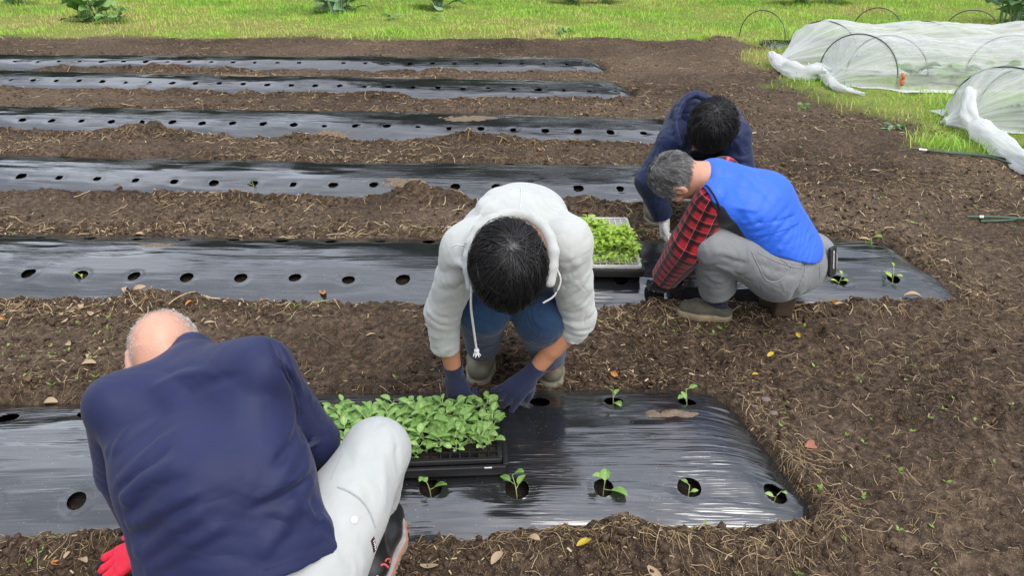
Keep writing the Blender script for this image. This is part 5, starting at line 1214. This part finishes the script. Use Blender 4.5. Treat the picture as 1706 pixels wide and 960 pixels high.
# ---------------------------------------------------------------- plug trays
m_blacktray = plain('black_plastic_tray', (.013, .013, .014), .42, .5, nscale=30); m_whitetray = plain('white_plastic_tray', (.52, .51, .47), .55, .4, nscale=30); m_peat = plain('peat_plug', (.030, .021, .014), .95, .1, nscale=90, var=.6, bumpd=.004); m_paper = plain('white_label', (.75, .75, .72), .6, .3, bumpd=0)
def boxes_mesh(name, bx, m, parent):
    V, Q = [], []
    for lo, hi in bx:
        a = len(V); V += [(x, y, z) for z in (lo[2], hi[2]) for y in (lo[1], hi[1]) for x in (lo[0], hi[0])]
        Q += [tuple(a + k for k in f) for f in ((0, 2, 3, 1), (4, 5, 7, 6), (0, 1, 5, 4), (2, 6, 7, 3), (0, 4, 6, 2), (1, 3, 7, 5))]
    o = mesh_np(name, np.array(V), np.array(Q), m, parent, smooth=False)
    bv = o.modifiers.new('soft', 'BEVEL'); bv.width = .0012; bv.segments = 2; return o
def make_tray(root, nx, ny, pitch, m_sheet, empty_cells, dpt=.042):
    """front right corner at the root, cells run to -x and +y"""
    W_, D_ = nx * pitch + .02, ny * pitch + .02; V, Q = [], []; S, SQ = [], []
    def quad(lst, ql, *p): ql.append(tuple(range(len(lst), len(lst) + 4))); lst.extend(p)
    top = .052; op = pitch * .5 - .0022; bt = pitch * .34
    X = lambda i: -.01 - (i + .5) * pitch
    Y = lambda j: .01 + (j + .5) * pitch
    g = np.random.default_rng(5)
    for i in range(nx):
        for j in range(ny):
            cx, cy_ = X(i), Y(j); sg = [(-1, -1), (1, -1), (1, 1), (-1, 1)]
            for k in range(4):
                a, b = sg[k], sg[(k + 1) % 4]
                quad(V, Q, (cx + a[0] * op, cy_ + a[1] * op, top), (cx + b[0] * op, cy_ + b[1] * op, top), (cx + b[0] * bt, cy_ + b[1] * bt, top - dpt), (cx + a[0] * bt, cy_ + a[1] * bt, top - dpt))
                quad(V, Q, (cx + a[0] * pitch / 2, cy_ + a[1] * pitch / 2, top), (cx + b[0] * pitch / 2, cy_ + b[1] * pitch / 2, top), (cx + b[0] * op, cy_ + b[1] * op, top), (cx + a[0] * op, cy_ + a[1] * op, top))
            quad(V, Q, *[(cx + a * bt, cy_ + b * bt, top - dpt + .001) for a, b in sg])
            if (i, j) not in empty_cells:
                zt = top - g.uniform(.004, .010); e = op - .0015
                quad(S, SQ, *[(cx + a * e, cy_ + b * e, zt + g.uniform(-.002, .002)) for a, b in sg])
    me = mesh_np('cell_sheet', np.array(V), np.array(Q), m_sheet, root, smooth=False)
    boxes_mesh('tray_rim', [((-W_, -.002, top - .014), (0, .0098, top + .001)), ((-W_, D_ - .0098, top - .014), (0, D_ + .002, top + .001)), ((-.0098, .0099, top - .014), (.002, D_ - .0099, top + .001)), ((-W_ - .002, .0099, top - .014), (-W_ + .0098, D_ - .0099, top + .001))], m_sheet, root)
    mesh_np('potting_soil', np.array(S), np.array(SQ), m_peat, root, smooth=False)
    e = .008; h_ = .032
    boxes_mesh('carrier_tray', [((-W_ - e, -e, 0), (e, D_ + e, .004)), ((-W_ - e, -e - .003, .0041), (e, -e + .002, h_)), ((-W_ - e, D_ + e - .002, .0041), (e, D_ + e + .003, h_)), ((e - .002, -e + .0021, .0041), (e + .003, D_ + e - .0021, h_)), ((-W_ - e - .003, -e + .0021, .0041), (-W_ - e + .002, D_ + e - .0021, h_)),
                                ((-W_ - e - .004, -e - .010, h_ + .0002), (e + .004, -e + .004, h_ + .005)), ((-W_ - e - .004, D_ + e - .004, h_ + .0002), (e + .004, D_ + e + .010, h_ + .005)), ((e - .004, -e + .0042, h_ + .0002), (e + .010, D_ + e - .0042, h_ + .005)), ((-W_ - e - .010, -e + .0042, h_ + .0002), (-W_ - e + .004, D_ + e - .0042, h_ + .005))], m_blacktray, root)
    return X, Y, top
def copy_to(o, loc, rz, s=1.0):
    c = o.copy(); COL.objects.link(c); c.location = loc; c.rotation_euler = (0, 0, rz); c.scale = (s, s, s); return c
def fill_tray(root, X, Y, top, nx, ny, protos, skip, label, group, rng_, smin=.85, smax=1.15, sfn=None):
    ca, sa = math.cos(root.rotation_euler.z), math.sin(root.rotation_euler.z); first = {}
    for i in range(nx):
        for j in range(ny):
            if (i, j) in skip: continue
            lx, ly = X(i) + rng_.normal(0, .002), Y(j) + rng_.normal(0, .002); k = int(rng_.integers(len(protos)))
            loc = (root.location.x + lx * ca - ly * sa, root.location.y + lx * sa + ly * ca, root.location.z + top - .006)
            s = rng_.uniform(smin, smax) * (sfn(i, j) if sfn else 1)
            if k not in first: o = protos[k]; first[k] = 1; o.location = loc; o.rotation_euler = (0, 0, rng_.uniform(0, 6.28)); o.scale = (s, s, s)
            else: o = copy_to(protos[k], loc, rng_.uniform(0, 6.28), s)
            tag(o, label, 'seedling', group)
fr_ = np.array([-.030, 1.805]); zt_ = max(film_at(0, fr_[0] - .05, 1.95), film_at(0, fr_[0] - .4, 1.95)) + .002
T1 = empty('seedling_tray', (fr_[0], fr_[1], zt_)); T1.rotation_euler = (0, 0, R(3.5)); tag(T1, 'black plug tray full of green seedlings on the nearest bed', 'seedling tray')
NX, NY = 19, 9; g = np.random.default_rng(3)
emp = {(i, 0) for i in range(1, 8)} | {(2, 1), (3, 1), (0, 1), (5, 1)} | {(0, 3)}
X, Y, top = make_tray(T1, NX, NY, .0285, m_blacktray, {e for e in emp if e[1] == 0 and e[0] in (2, 3, 4, 5)})
boxes_mesh('label_strip', [((-.052, -.0195, .034), (-.030, -.0182, .0385))], m_paper, T1)
protos = [one_mesh('seedling', *seedling_parts(g, g.uniform(.020, .040), 4, g.uniform(.022, .030)), m_seed) for _ in range(9)]
fill_tray(T1, X, Y, top, NX, NY, protos, emp | {(i, j) for i in range(NX) for j in range(NY) if i >= 16 and j < 5 or (i + 2 * j) % 13 == 0}, 'young cabbage seedling with rounded grey green leaves in the black plug tray', 'seedlings in the black plug tray', g, .8, 1.4, lambda i, j: .82 if j < 2 else 1.0)
fr2 = np.array([.582, 3.135]); z2 = film_at(1, .5, 3.35) + .012
T2 = empty('seedling_tray', (fr2[0], fr2[1], z2)); T2.rotation_euler = (0, 0, R(-1.5)); tag(T2, 'white plug tray of bright green seedlings on the second bed, behind the hoodie', 'seedling tray')
X2, Y2, top2 = make_tray(T2, 10, 20, .029, m_whitetray, {(i, j) for i in range(10) for j in range(20) if j > 14 and i < 4})
g = np.random.default_rng(8)
protos2 = [one_mesh('seedling', *seedling_parts(g, g.uniform(.025, .045), 4, g.uniform(.024, .032)), m_seed2) for _ in range(7)]
skip2 = {(i, j) for i in range(10) for j in range(20) if i > 7 or j > 17 or (j > 13 and i < 4) or (j > 15 and (i + j) % 2) or (i + 3 * j) % 11 == 0}
fill_tray(T2, X2, Y2, top2, 10, 20, protos2, skip2, 'small bright green seedling growing in the white plug tray', 'seedlings in the white plug tray', g, .8, 1.15, lambda i, j: .62 if j < 4 else (1.1 if j < 11 else .95))
# ---------------------------------------------------------------- seedlings already planted through the film
def planted(hole, label, seed, h, ls, nl=3, mm=None, group='seedlings planted in the film'):
    bi, hx, hy = hole; g = np.random.default_rng(seed); stem, leaves = seedling_parts(g, h, nl, ls, cot=False)
    root = empty('seedling', (hx, hy, film_at(bi, hx, hy) - .030)); tag(root, label, 'seedling', group)
    mm = mm or m_seed; mesh_np('stem', stem[0], stem[1], mm, root, cols=np.full((len(stem[0]), 3), .95))
    for v, q, c in leaves: mesh_np('leaf', v, q, mm, root, cols=np.stack([c] * 3, 1))
def near_hole(bi, px, py):
    p = G(px, py, .07); c = [h for h in HOLES if h[0] == bi]; return min(c, key=lambda h: (h[1] - p[0]) ** 2 + (h[2] - p[1]) ** 2)
for k, (bi, px, py, h, ls, lab) in enumerate([
    (0, 707, 812, .075, .026, 'planted seedling in the film hole just right of the pale trousered knee'), (0, 857, 808, .075, .028, 'two leaved seedling planted in the front row, right of the tray corner'),
    (0, 1008, 804, .065, .032, 'broad leaved seedling planted in the middle of the front row of the nearest bed'), (0, 1148, 803, .028, .015, 'tiny seedling low in its hole, second from the right end of the front row'),
    (0, 1283, 808, .032, .016, 'little seedling in the front row hole at the right end of the nearest bed'), (0, 1020, 667, .075, .026, 'seedling planted in the back row of the nearest bed, right of the dark knit gloves'),
    (0, 1137, 661, .070, .026, 'seedling planted at the right end of the back row of the nearest bed'), (1, 1490, 462, .075, .026, 'upright seedling planted near the right end of the second bed'),
    (1, 1480, 400, .050, .026, 'bright seedling on the back edge of the second bed at its right end'), (1, 1393, 393, .050, .024, 'seedling on the back edge of the second bed, right of the blue vest'), (1, 1400, 460, .055, .024, 'seedling planted close behind the phone pocket on the second bed'),
    (1, 120, 452, .034, .014, 'small sprig in the second bed at far left'), (2, 418, 300, .04, .018, 'small green sprig in a hole of the third bed')]):
    planted(near_hole(bi, px, py), lab, 40 + k, h, ls, 3 if h > .05 else 2, m_seed if bi == 0 else m_seed2)
# ---------------------------------------------------------------- dirt spilled on the film
V, Q, off = [], [], 0
for bi, px, py, rx, ry in ((0, 1112, 694, .085, .024), (3, 780, 200, .26, .075), (3, 540, 213, .2, .06), (2, 670, 303, .13, .06), (1, 262, 415, .10, .025), (4, 660, 129, .35, .05), (4, 400, 127, .3, .05)):
    p = G(px, py, .075); a = np.linspace(-1.3, 1.3, 44); A, B = np.meshgrid(a, a); X_, Y_ = p[0] + A * rx, p[1] + B * ry
    hgt = .012 * (.8 - (A + .3 * vn(B * 2.1, A * .7, bi)) ** 2 - B ** 2 - .6 * fbm(X_ * 26 + bi, Y_ * 34, 80, 4)); Z_ = film_z(BEDS[bi], X_, Y_) + np.clip(hgt, -.01, .02) * .7
    i = np.arange(44 * 44).reshape(44, 44); q = np.stack([i[:-1, :-1], i[:-1, 1:], i[1:, 1:], i[1:, :-1]], -1).reshape(-1, 4); kp = hgt.ravel()[q].max(1) > -.003
    V.append(np.stack([X_, Y_, Z_], -1).reshape(-1, 3)); Q.append(q[kp] + off); off += 44 * 44
m_tan, t, p = mat('dry_dirt'); r = ramp(t, noise(t, 90, 5, .7).outputs['Fac'], [(.3, (.075, .052, .033)), (.7, (.21, .155, .10))]); L(t, r.outputs[0], p.inputs['Base Color']); p.inputs['Roughness'].default_value = .95; bump(t, p, noise(t, 150, 4).outputs['Fac'], .6, .004)
tag(mesh_np('spilled_dirt', np.concatenate(V), np.concatenate(Q), m_tan), kind='stuff')
# ---------------------------------------------------------------- fallen leaves
def fallen(px, py, size, col, label, group=None, z=None, me=None, mm=None):
    p = G(px, py, .02); g = np.random.default_rng(int(px * 7 + py)); v, q = leaf_grid(size, size * g.uniform(.42, .6), arch=g.uniform(-.4, .5), cup=g.uniform(.15, .5), nu=9, nv=5, shape=g.uniform(.8, 1.1))
    v = rot_leaf(v - [size / 2, 0, 0], 0, g.normal(0, .18), g.normal(0, .3)); zz = gfloor(p[0], p[1])
    for bi, b in enumerate(BEDS):
        if bed_v(b, np.array([p[0]]), np.array([p[1]]))[0] < .95: zz = max(zz, film_at(bi, p[0], p[1]))
    o = mesh_np('fallen_leaf', v, q, mm); o.location = (p[0], p[1], zz + .010); o.rotation_euler = (0, 0, g.uniform(0, 6.28)); tag(o, label, 'leaf', group or 'fallen leaves on the soil'); return o
LC = {k: leafmat(k + '_leaf', [(0, tuple(c * .75 for c in col)), (1, col)], .15, .65, .3) for k, col in dict(pink=(.42, .17, .11), yellow=(.62, .45, .05), orange=(.60, .25, .06), tan=(.52, .38, .24), brown=(.20, .11, .06)).items()}
for px, py, s, c, lab in ((1350, 743, .055, 'pink', 'reddish dry leaf lying on the soil right of the nearest bed'), (1283, 596, .034, 'yellow', 'small yellow leaf on the soil behind the end of the nearest bed'), (1258, 625, .025, 'yellow', 'tiny yellow leaf on the soil just behind the nearest film corner'),
        (538, 493, .060, 'orange', 'orange leaf below the second bed, left of the white hoodie'), (319, 513, .048, 'orange', 'orange brown leaf on the soil just above the bald head'), (197, 317, .055, 'yellow', 'yellow leaf at the front edge of the third bed'), (1390, 505, .052, 'orange', 'round orange leaf on the soil behind the grey trousers'),
        (972, 919, .045, 'yellow', 'yellow leaf on the soil in front of the nearest bed'), (715, 943, .050, 'tan', 'tan curled leaf on the soil beside the black boot'), (890, 910, .035, 'tan', 'pale tan leaf on the front lip of the nearest bed'), (1330, 808, .034, 'brown', 'brown leaf against the right end of the nearest bed'),
        (618, 553, .045, 'tan', 'pale leaf on the soil between the bald man and the hoodie'), (1024, 620, .036, 'orange', 'orange leaf scrap right of the rubber boot'), (236, 497, .06, 'tan', 'large pale leaf below the second bed on the left'), (210, 488, .055, 'tan', 'pale curled leaf at the film edge of the second bed'), (1508, 298, .06, 'tan', 'pale leaf on the soil near the green stakes'), (1520, 500, .075, 'tan', 'long pale leaf on the soil beyond the end of the second bed'), (1328, 570, .03, 'yellow', 'yellow scrap of leaf right of the squatting man')):
    fallen(px, py, s, c, lab, mm=LC[c])
gl_ = np.random.default_rng(77); xs_, ys_ = on_soil(105, lipbias=.9)
for x, y in zip(xs_, ys_):
    zc = y * CP + CAM_H * SP; px = 853 + F * x / zc; py = 480 - F * (y * SP - CAM_H * CP) / zc
    fallen(px, py, gl_.uniform(.02, .058), 'tan', 'small dry leaf scrap scattered on the dark soil', 'dry leaf scraps on the soil', mm=LC[['tan', 'tan', 'tan', 'brown', 'orange'][int(gl_.integers(5))]])
def pebble(px, py, s, lab):
    p = G(px, py, .02); o = np.array([p[0], p[1], gfloor(p[0], p[1]) + s * .3]); Fp = Field(o - .06, o + .06, .004); Fp.ell(o, np.eye(3), (s, s * .7, s * .55), 0); Fp.ripple(o, .05, (1, .4, .2), .05, .003, 2)
    v, q = Fp.mesh(1); ob = mesh_np('stone', v - o, q, plain('stone', (.15, .12, .09), .8, .3, nscale=60)); ob.location = o; tag(ob, lab, 'stone', 'small stones on the soil')
pebble(1288, 689, .018, 'small grey stone on the soil beside the corner of the nearest bed'); pebble(1275, 668, .020, 'brown clod like stone behind the corner of the nearest bed')
# ---------------------------------------------------------------- green stakes on the ground
m_stake = plain('green_stake', (.035, .075, .040), .45, .5, nscale=40); m_tape = plain('white_tape', (.72, .72, .70), .6, .3, bumpd=0)
def stake(pts, lab, tape=None):
    P = np.array([G(*q) for q in pts]); P[:, 2] = [gfloor(a, b) + .022 for a, b in P[:, :2]]; P = spline(P, 30); root = empty('garden_stake', tuple(P[0])); tag(root, lab, 'stake', 'green garden stakes lying on the soil')
    adopt(root, tube_obj('pole', P, .0072, m_stake, sides=8))
    if tape: k = int(tape * 29); adopt(root, tube_obj('tape_band', P[k:k + 3], .0082, m_tape, sides=8))
stake([(1515, 258), (1580, 263), (1650, 272), (1720, 294)], 'bent green stake with a white tape band, front one of the upper pair', .1); stake([(1540, 259), (1600, 261), (1660, 268), (1720, 284)], 'bent green stake lying just behind the taped one')
stake([(1608, 367), (1660, 369), (1720, 372)], 'straight green stake with white tape at the right edge', .22); stake([(1632, 373), (1680, 371), (1720, 369)], 'thin green stake crossing the straight taped one')
# ---------------------------------------------------------------- net tunnels
m_net, t, p = mat('white_net'); p.inputs['Base Color'].default_value = (.74, .75, .75, 1); p.inputs['Roughness'].default_value = .8
uvn = N(t, 'ShaderNodeUVMap').outputs[0]; at = N(t, 'ShaderNodeAttribute', attribute_name='Col'); sx = N(t, 'ShaderNodeSeparateColor'); L(t, at.outputs['Color'], sx.inputs[0])
f1 = noise(t, 2.2, 4, .6, uvn, stretch=(1, 5, 1), dist=.8); fr1 = ramp(t, f1.outputs['Fac'], [(.35, (-.10, -.10, -.10)), (.72, (.42, .42, .42))])
lw = N(t, 'ShaderNodeLayerWeight', Blend=.35); lm = N(t, 'ShaderNodeMath', operation='MULTIPLY'); L(t, lw.outputs['Facing'], lm.inputs[0]); lm.inputs[1].default_value = .38
a1 = N(t, 'ShaderNodeMath', operation='ADD'); L(t, fr1.outputs[0], a1.inputs[0]); L(t, lm.outputs[0], a1.inputs[1])
a2 = N(t, 'ShaderNodeMath', operation='ADD', use_clamp=True); L(t, a1.outputs[0], a2.inputs[0]); L(t, sx.outputs[0], a2.inputs[1])
trn = N(t, 'ShaderNodeBsdfTranslucent'); trn.inputs['Color'].default_value = (.74, .75, .75, 1); msn = N(t, 'ShaderNodeMixShader'); msn.inputs[0].default_value = .4; L(t, p.outputs[0], msn.inputs[1]); L(t, trn.outputs[0], msn.inputs[2])
tp = N(t, 'ShaderNodeBsdfTransparent'); m2_ = N(t, 'ShaderNodeMixShader'); L(t, a2.outputs[0], m2_.inputs[0]); L(t, tp.outputs[0], m2_.inputs[1]); L(t, msn.outputs[0], m2_.inputs[2]); L(t, m2_.outputs[0], t.nodes['Material Output'].inputs['Surface'])
m_hoop = plain('dark_hoop', (.05, .065, .062), .4, .5, nscale=40); m_clip = plain('orange_ribbon', (.62, .10, .04), .6, .3)
def hoop_pts(x, y, a, h, skew=.25, lean=0, n=26):
    ph = np.linspace(0, math.pi, n); yy = y - a * np.cos(ph); zz = h * np.sin(ph) ** .8
    g0, g1 = gfloor(x, y - a), gfloor(x, y + a); zz = zz + g0 + (g1 - g0) * ph / math.pi - .02 * (np.abs(np.cos(ph)) > .98)
    return np.stack([x - skew * (yy - y) / a + lean * np.sin(ph), yy, zz], 1)
def tunnel(y, gx, hoops, x1, a, h, label, tail, tail_r, clips, seed, skew=.25, dens=.24):
    root = empty('net_tunnel', (hoops[0], y, 0)); tag(root, label, 'net tunnel', 'white net tunnels over vegetable rows')
    nx, nphi = 150, 64; s = np.linspace(0, 1, nx); xs = gx + (x1 - gx) * s ** 1.25
    e = sstep(gx, hoops[0] + .05, xs); ee = .12 + .88 * e ** .75
    near = np.min([np.abs(xs - q) for q in hoops], 0); sag = 1 - .10 * (1 - np.exp(-(near / .35) ** 2)) * (xs > hoops[0])
    ph = np.linspace(-.16, math.pi + .16, nphi); PH, XS = np.meshgrid(ph, xs)
    cph = np.clip(PH, 0, math.pi); out = np.where(PH < 0, -PH, np.where(PH > math.pi, PH - math.pi, 0)) * 1.3
    yy = -np.cos(cph) * a * 1.02 * ee[:, None] - np.sign(np.cos(cph)) * out * ee[:, None] * .7
    zz = (np.sin(cph) ** .8) * h * 1.02 * (ee * sag)[:, None] + .03 * (out > 0) * np.abs(vn(XS * 6, PH * 8, seed + 2))
    fold = vn(PH * 7, XS * .8, seed) * (.055 * (1 - e) * (ee * 2.2))[:, None] + .010 * vn(XS * 5, PH * 3, seed + 1) + .006 * vn(XS * 14 + PH * 5, PH * 9, seed + 5)
    yy = yy * (1 + fold / .35); zz = zz * (1 + fold / .35)
    Xw = XS - skew * e[:, None] * (yy / a); Yw = y + yy; Zw = np.maximum(ground_z(Xw, Yw) + .008, zz + ground_z(Xw, np.full_like(Xw, y)) * .5)
    i = np.arange(nx * nphi).reshape(nx, nphi); q = np.stack([i[:-1, :-1], i[:-1, 1:], i[1:, 1:], i[1:, :-1]], -1).reshape(-1, 4)
    col = np.clip(dens + .55 * (1 - e)[:, None] ** 1.5 * (.5 + .7 * np.abs(vn(PH * 12, XS * 1.5, seed + 3))) + .35 * (out > 0) + .16 * np.exp(-(zz / .10) ** 2), 0, 1)
    ne = mesh_np('net', np.stack([Xw, Yw, Zw], -1).reshape(-1, 3), q, m_net, cols=np.stack([col.ravel()] * 3, 1), uv=np.stack([XS, PH], -1).reshape(-1, 2)); adopt(root, ne)
    for hx in hoops:
        adopt(root, tube_obj('hoop', hoop_pts(hx, y, a * .985, h * .985, skew), .0062, m_hoop, sides=7))
    # bunched end of the net lying on the ground
    P = spline(tail, 46); rr = np.interp(np.linspace(0, 1, 46), np.linspace(0, 1, len(tail_r)), tail_r); sd = 26
    T = np.gradient(P, axis=0); T /= np.linalg.norm(T, axis=1, keepdims=True); up = np.array([0, 0, 1.]); A = np.cross(T, up); A /= np.linalg.norm(A, axis=1, keepdims=True); B = np.cross(A, T)
    an = np.linspace(0, 2 * math.pi, sd, endpoint=False); K, AN = np.meshgrid(np.arange(46), an, indexing='ij')
    r_ = rr[:, None] * (1 + .30 * vn(AN * 1.9 + K * .11, K * .22, seed + 9) + .16 * vn(AN * 5 + K * .3, K * .5, seed + 11))
    V = P[:, None] + r_[..., None] * (np.cos(AN)[..., None] * A[:, None] + np.sin(AN)[..., None] * B[:, None] * .75)
    V[..., 2] = np.maximum(V[..., 2], ground_z(V[..., 0], V[..., 1]) + .004); i = np.arange(46 * sd).reshape(46, sd); q = np.stack([i[:-1], np.roll(i, -1, 1)[:-1], np.roll(i, -1, 1)[1:], i[1:]], -1).reshape(-1, 4)
    tl = mesh_np('net_tail', V.reshape(-1, 3), q, m_net, cols=np.full((46 * sd, 3), .45), uv=np.stack([K * .05, AN], -1).reshape(-1, 2)); adopt(root, tl)
    for c in clips:
        c = np.array(c); w_ = np.array([.012, 0, 0])
        for k in range(2):
            q0 = c + [.0, -.012, -.06 * k]; vv = np.array([q0 - w_, q0 + w_, q0 + w_ + [.02, -.01, -.055], q0 - w_ + [.012, -.012, -.06], q0 - w_ + [0, .004, 0], q0 + w_ + [0, .004, 0], q0 + w_ + [.02, -.006, -.055], q0 - w_ + [.012, -.008, -.06]])
            adopt(root, mesh_np('ribbon', vv, np.array([(0, 1, 2, 3), (7, 6, 5, 4), (0, 4, 5, 1), (1, 5, 6, 2), (2, 6, 7, 3), (3, 7, 4, 0)]), m_clip, smooth=False))
    return root
def on_g(px, py, up=.0): p = G(px, py, 0.02); p[2] = gfloor(p[0], p[1]) + up; return p
tA = G(1285, 92, .1)
tunnel(8.95, 2.98, [3.50, 4.62, 5.85, 7.1], 8.2, .37, .46, 'white net tunnel farthest back, tied off in a low bundle at its left end', [G(1284, 88, .12), on_g(1300, 112, .06), on_g(1335, 128, .06), on_g(1372, 128, .06), G(1392, 120, .10)], [.035, .09, .12, .10, .04], [], 901, dens=.24)
tunnel(7.85, 3.16, [3.45, 3.74, 4.98, 6.3], 7.6, .36, .47, 'white net tunnel in the middle with an orange ribbon at its left end', [G(1368, 116, .12), on_g(1375, 134, .04), on_g(1398, 147, .03), on_g(1440, 156, .02)], [.05, .06, .05, .02], [G(1503, 121, .18)], 911, dens=.11)
tunnel(6.22, 3.52, [3.98, 4.22, 5.4], 6.7, .36, .46, 'white net tunnel nearest the right edge with a long twisted white tail', [G(1618, 150, .26), G(1614, 190, .13), on_g(1632, 222, .06), on_g(1668, 250, .06), on_g(1712, 282, .05), on_g(1740, 300, .04)], [.045, .07, .085, .09, .085, .06], [G(1613, 152, .22)], 921, dens=.15)
def bare_hoop(x, y, a, h, lab, skew=.2):
    P = hoop_pts(x, y, a, h, skew); o = tube_obj('hoop', P - np.array([x, y, 0]), .0065, m_hoop, sides=7); o.location = (x, y, 0); tag(o, lab, 'hoop', 'bare hoops without net')
bare_hoop(3.23, 10.35, .33, .40, 'bare dark hoop standing alone left of the net tunnels'); bare_hoop(4.72, 10.4, .33, .44, 'bare dark hoop in the grass behind the middle of the rear tunnel'); bare_hoop(5.90, 10.3, .33, .40, 'bare dark hoop in the grass behind the tunnel, near the right edge')
# dark film strip under the bare hoops
xs = np.linspace(3.15, 9, 120); vv = np.linspace(-1, 1, 24); XX, VV_ = np.meshgrid(xs, vv); YY = 10.32 + .30 * VV_
ZZ = ground_z(XX, YY) * .5 + .07 * (1 - np.abs(VV_) ** 2.4) * sstep(3.15, 3.4, XX) + .012 * vn(XX * 4, YY * 9, 3) - .01; i = np.arange(XX.size).reshape(XX.shape); q = np.stack([i[:-1, :-1], i[:-1, 1:], i[1:, 1:], i[1:, :-1]], -1).reshape(-1, 4)
tag(mesh_np('mulch_sheet', np.stack([XX, YY, ZZ], -1).reshape(-1, 3), q, m_film, uv=np.stack([XX, YY], -1).reshape(-1, 2)), 'black plastic mulch strip in the grass under the bare hoops', 'mulch sheet')
# ---------------------------------------------------------------- leafy vegetable plants
m_veg = leafmat('veg_leaf', [(0, (.05, .12, .025)), (.5, (.12, .25, .055)), (1, (.24, .38, .13))], .2, .5); m_vegblue = leafmat('veg_leaf_grey', [(0, (.07, .15, .06)), (.5, (.16, .29, .13)), (1, (.30, .43, .25))], .2, .5)
def leafy_plant(x, y, n, ls, h, lab, m, seed, group='leafy plants in the grass', elr=(.1, 1.1)):
    g = np.random.default_rng(seed); V, Q, C, off = [], [], [], 0; SV, SQ, so = [], [], 0
    for k in range(n):
        az = g.uniform(0, 6.28); el = g.uniform(*elr); s = ls * g.uniform(.6, 1.15); pl = s * g.uniform(.4, .9); d = np.array([math.cos(az) * math.cos(el), math.sin(az) * math.cos(el), math.sin(el)])
        p0 = np.array([g.normal(0, h * .15), g.normal(0, h * .15), g.uniform(.0, h * .5)]); p1 = p0 + d * pl
        v, q = leaf_grid(s, s * g.uniform(.6, .85), arch=g.uniform(.1, .6), cup=g.uniform(.0, .35), nu=9, nv=7, wav=s * .02, g=g); v = rot_leaf(v, az, el * .55 - .2, g.normal(0, .4)) + p1
        V.append(v); Q.append(q + off); off += len(v); C.append(np.clip(g.normal(.5, .25) + .15 * g.normal(size=len(v)), 0, 1))
        sv, sq = tubes(np.array([p0 * [1, 1, 0], (p0 + p1) / 2 + [0, 0, .01], p1 + d * s * .15])[None], np.array([[.008, .006, .004]]) * (ls / .2), 5); SV.append(sv); SQ.append(sq + so); so += len(sv)
    root = empty('leafy_plant', (x, y, gfloor(x, y))); tag(root, lab, 'plant', group); C = np.concatenate(C)
    mesh_np('foliage', np.concatenate(V), np.concatenate(Q), m, root, cols=np.stack([C] * 3, 1)); S_ = np.concatenate(SV); mesh_np('stems', S_, np.concatenate(SQ), m, root, cols=np.full((len(S_), 3), .9))
for k, (px, py, n, ls, h, m, lab, er) in enumerate(((152, 33, 34, .20, .45, m_veg, 'dark leafy plant in the grass at top left', (.1, 1.2)), (192, 38, 14, .14, .2, m_veg, 'low leafy plant right beside the dark one at top left', (.0, .8)), (30, 8, 14, .16, .3, m_veg, 'leafy plant at the top left corner of the grass', (.1, 1.1)), (568, 22, 22, .24, .40, m_vegblue, 'grey green leafy plant in the grass at the top, left of centre', (.1, 1.2)), (730, 14, 14, .24, .3, m_vegblue, 'pale leafy plant at the top edge near the middle', (.1, 1.0)),
        (950, 5, 26, .20, .35, m_veg, 'wide dark leafy plant at the top edge right of the middle', (.1, 1.1)), (1010, 4, 14, .18, .3, m_veg, 'small dark leafy plant beside the wide one at the top edge', (.1, 1.1)), (1335, 6, 22, .22, .35, m_veg, 'dark leafy plant at the top edge above the bare hoop', (.1, 1.1)), (1385, 6, 14, .2, .3, m_veg, 'dark leafy plant at the top edge right of the hoop', (.1, 1.1)), (1696, 42, 30, .26, .50, m_vegblue, 'big grey green cabbage plant in the top right corner', (.2, 1.3)),
        (655, 34, 8, .10, .12, m_veg, 'small broad leaved weed in the grass above the film rows', (.0, .7)), (720, 36, 7, .09, .1, m_veg, 'little broad leaved weed right of another in the grass', (.0, .7)), (940, 57, 12, .09, .12, m_vegblue, 'low weed clump at the edge of the grass above the soil', (.0, .8)), (1340, 185, 9, .055, .06, m_veg, 'uprooted light green weed on the soil left of the tunnels', (.0, .7)), (1487, 212, 9, .07, .06, m_vegblue, 'flat grey green weed at the grass edge by the tunnels', (.0, .6)))):
    p = G(px, py, 0); big = 1.3 if py < 45 and ls > .12 else 1.0; leafy_plant(p[0], p[1], int(n * big), ls * big, h * big, lab, m, 300 + k, elr=er)
gv = np.random.default_rng(66)
for k in range(11): leafy_plant(4.05 + .36 * k, 7.85 + gv.normal(0, .06), 12, .15, .12, 'low green vegetable plant growing under the middle net tunnel', m_veg, 500 + k, 'vegetables under the middle net tunnel')
for k in range(6): leafy_plant(4.15 + .36 * k, 6.22 + gv.normal(0, .06), 11, .13, .10, 'low green vegetable plant growing under the right hand net tunnel', m_veg, 600 + k, 'vegetables under the right hand net tunnel')
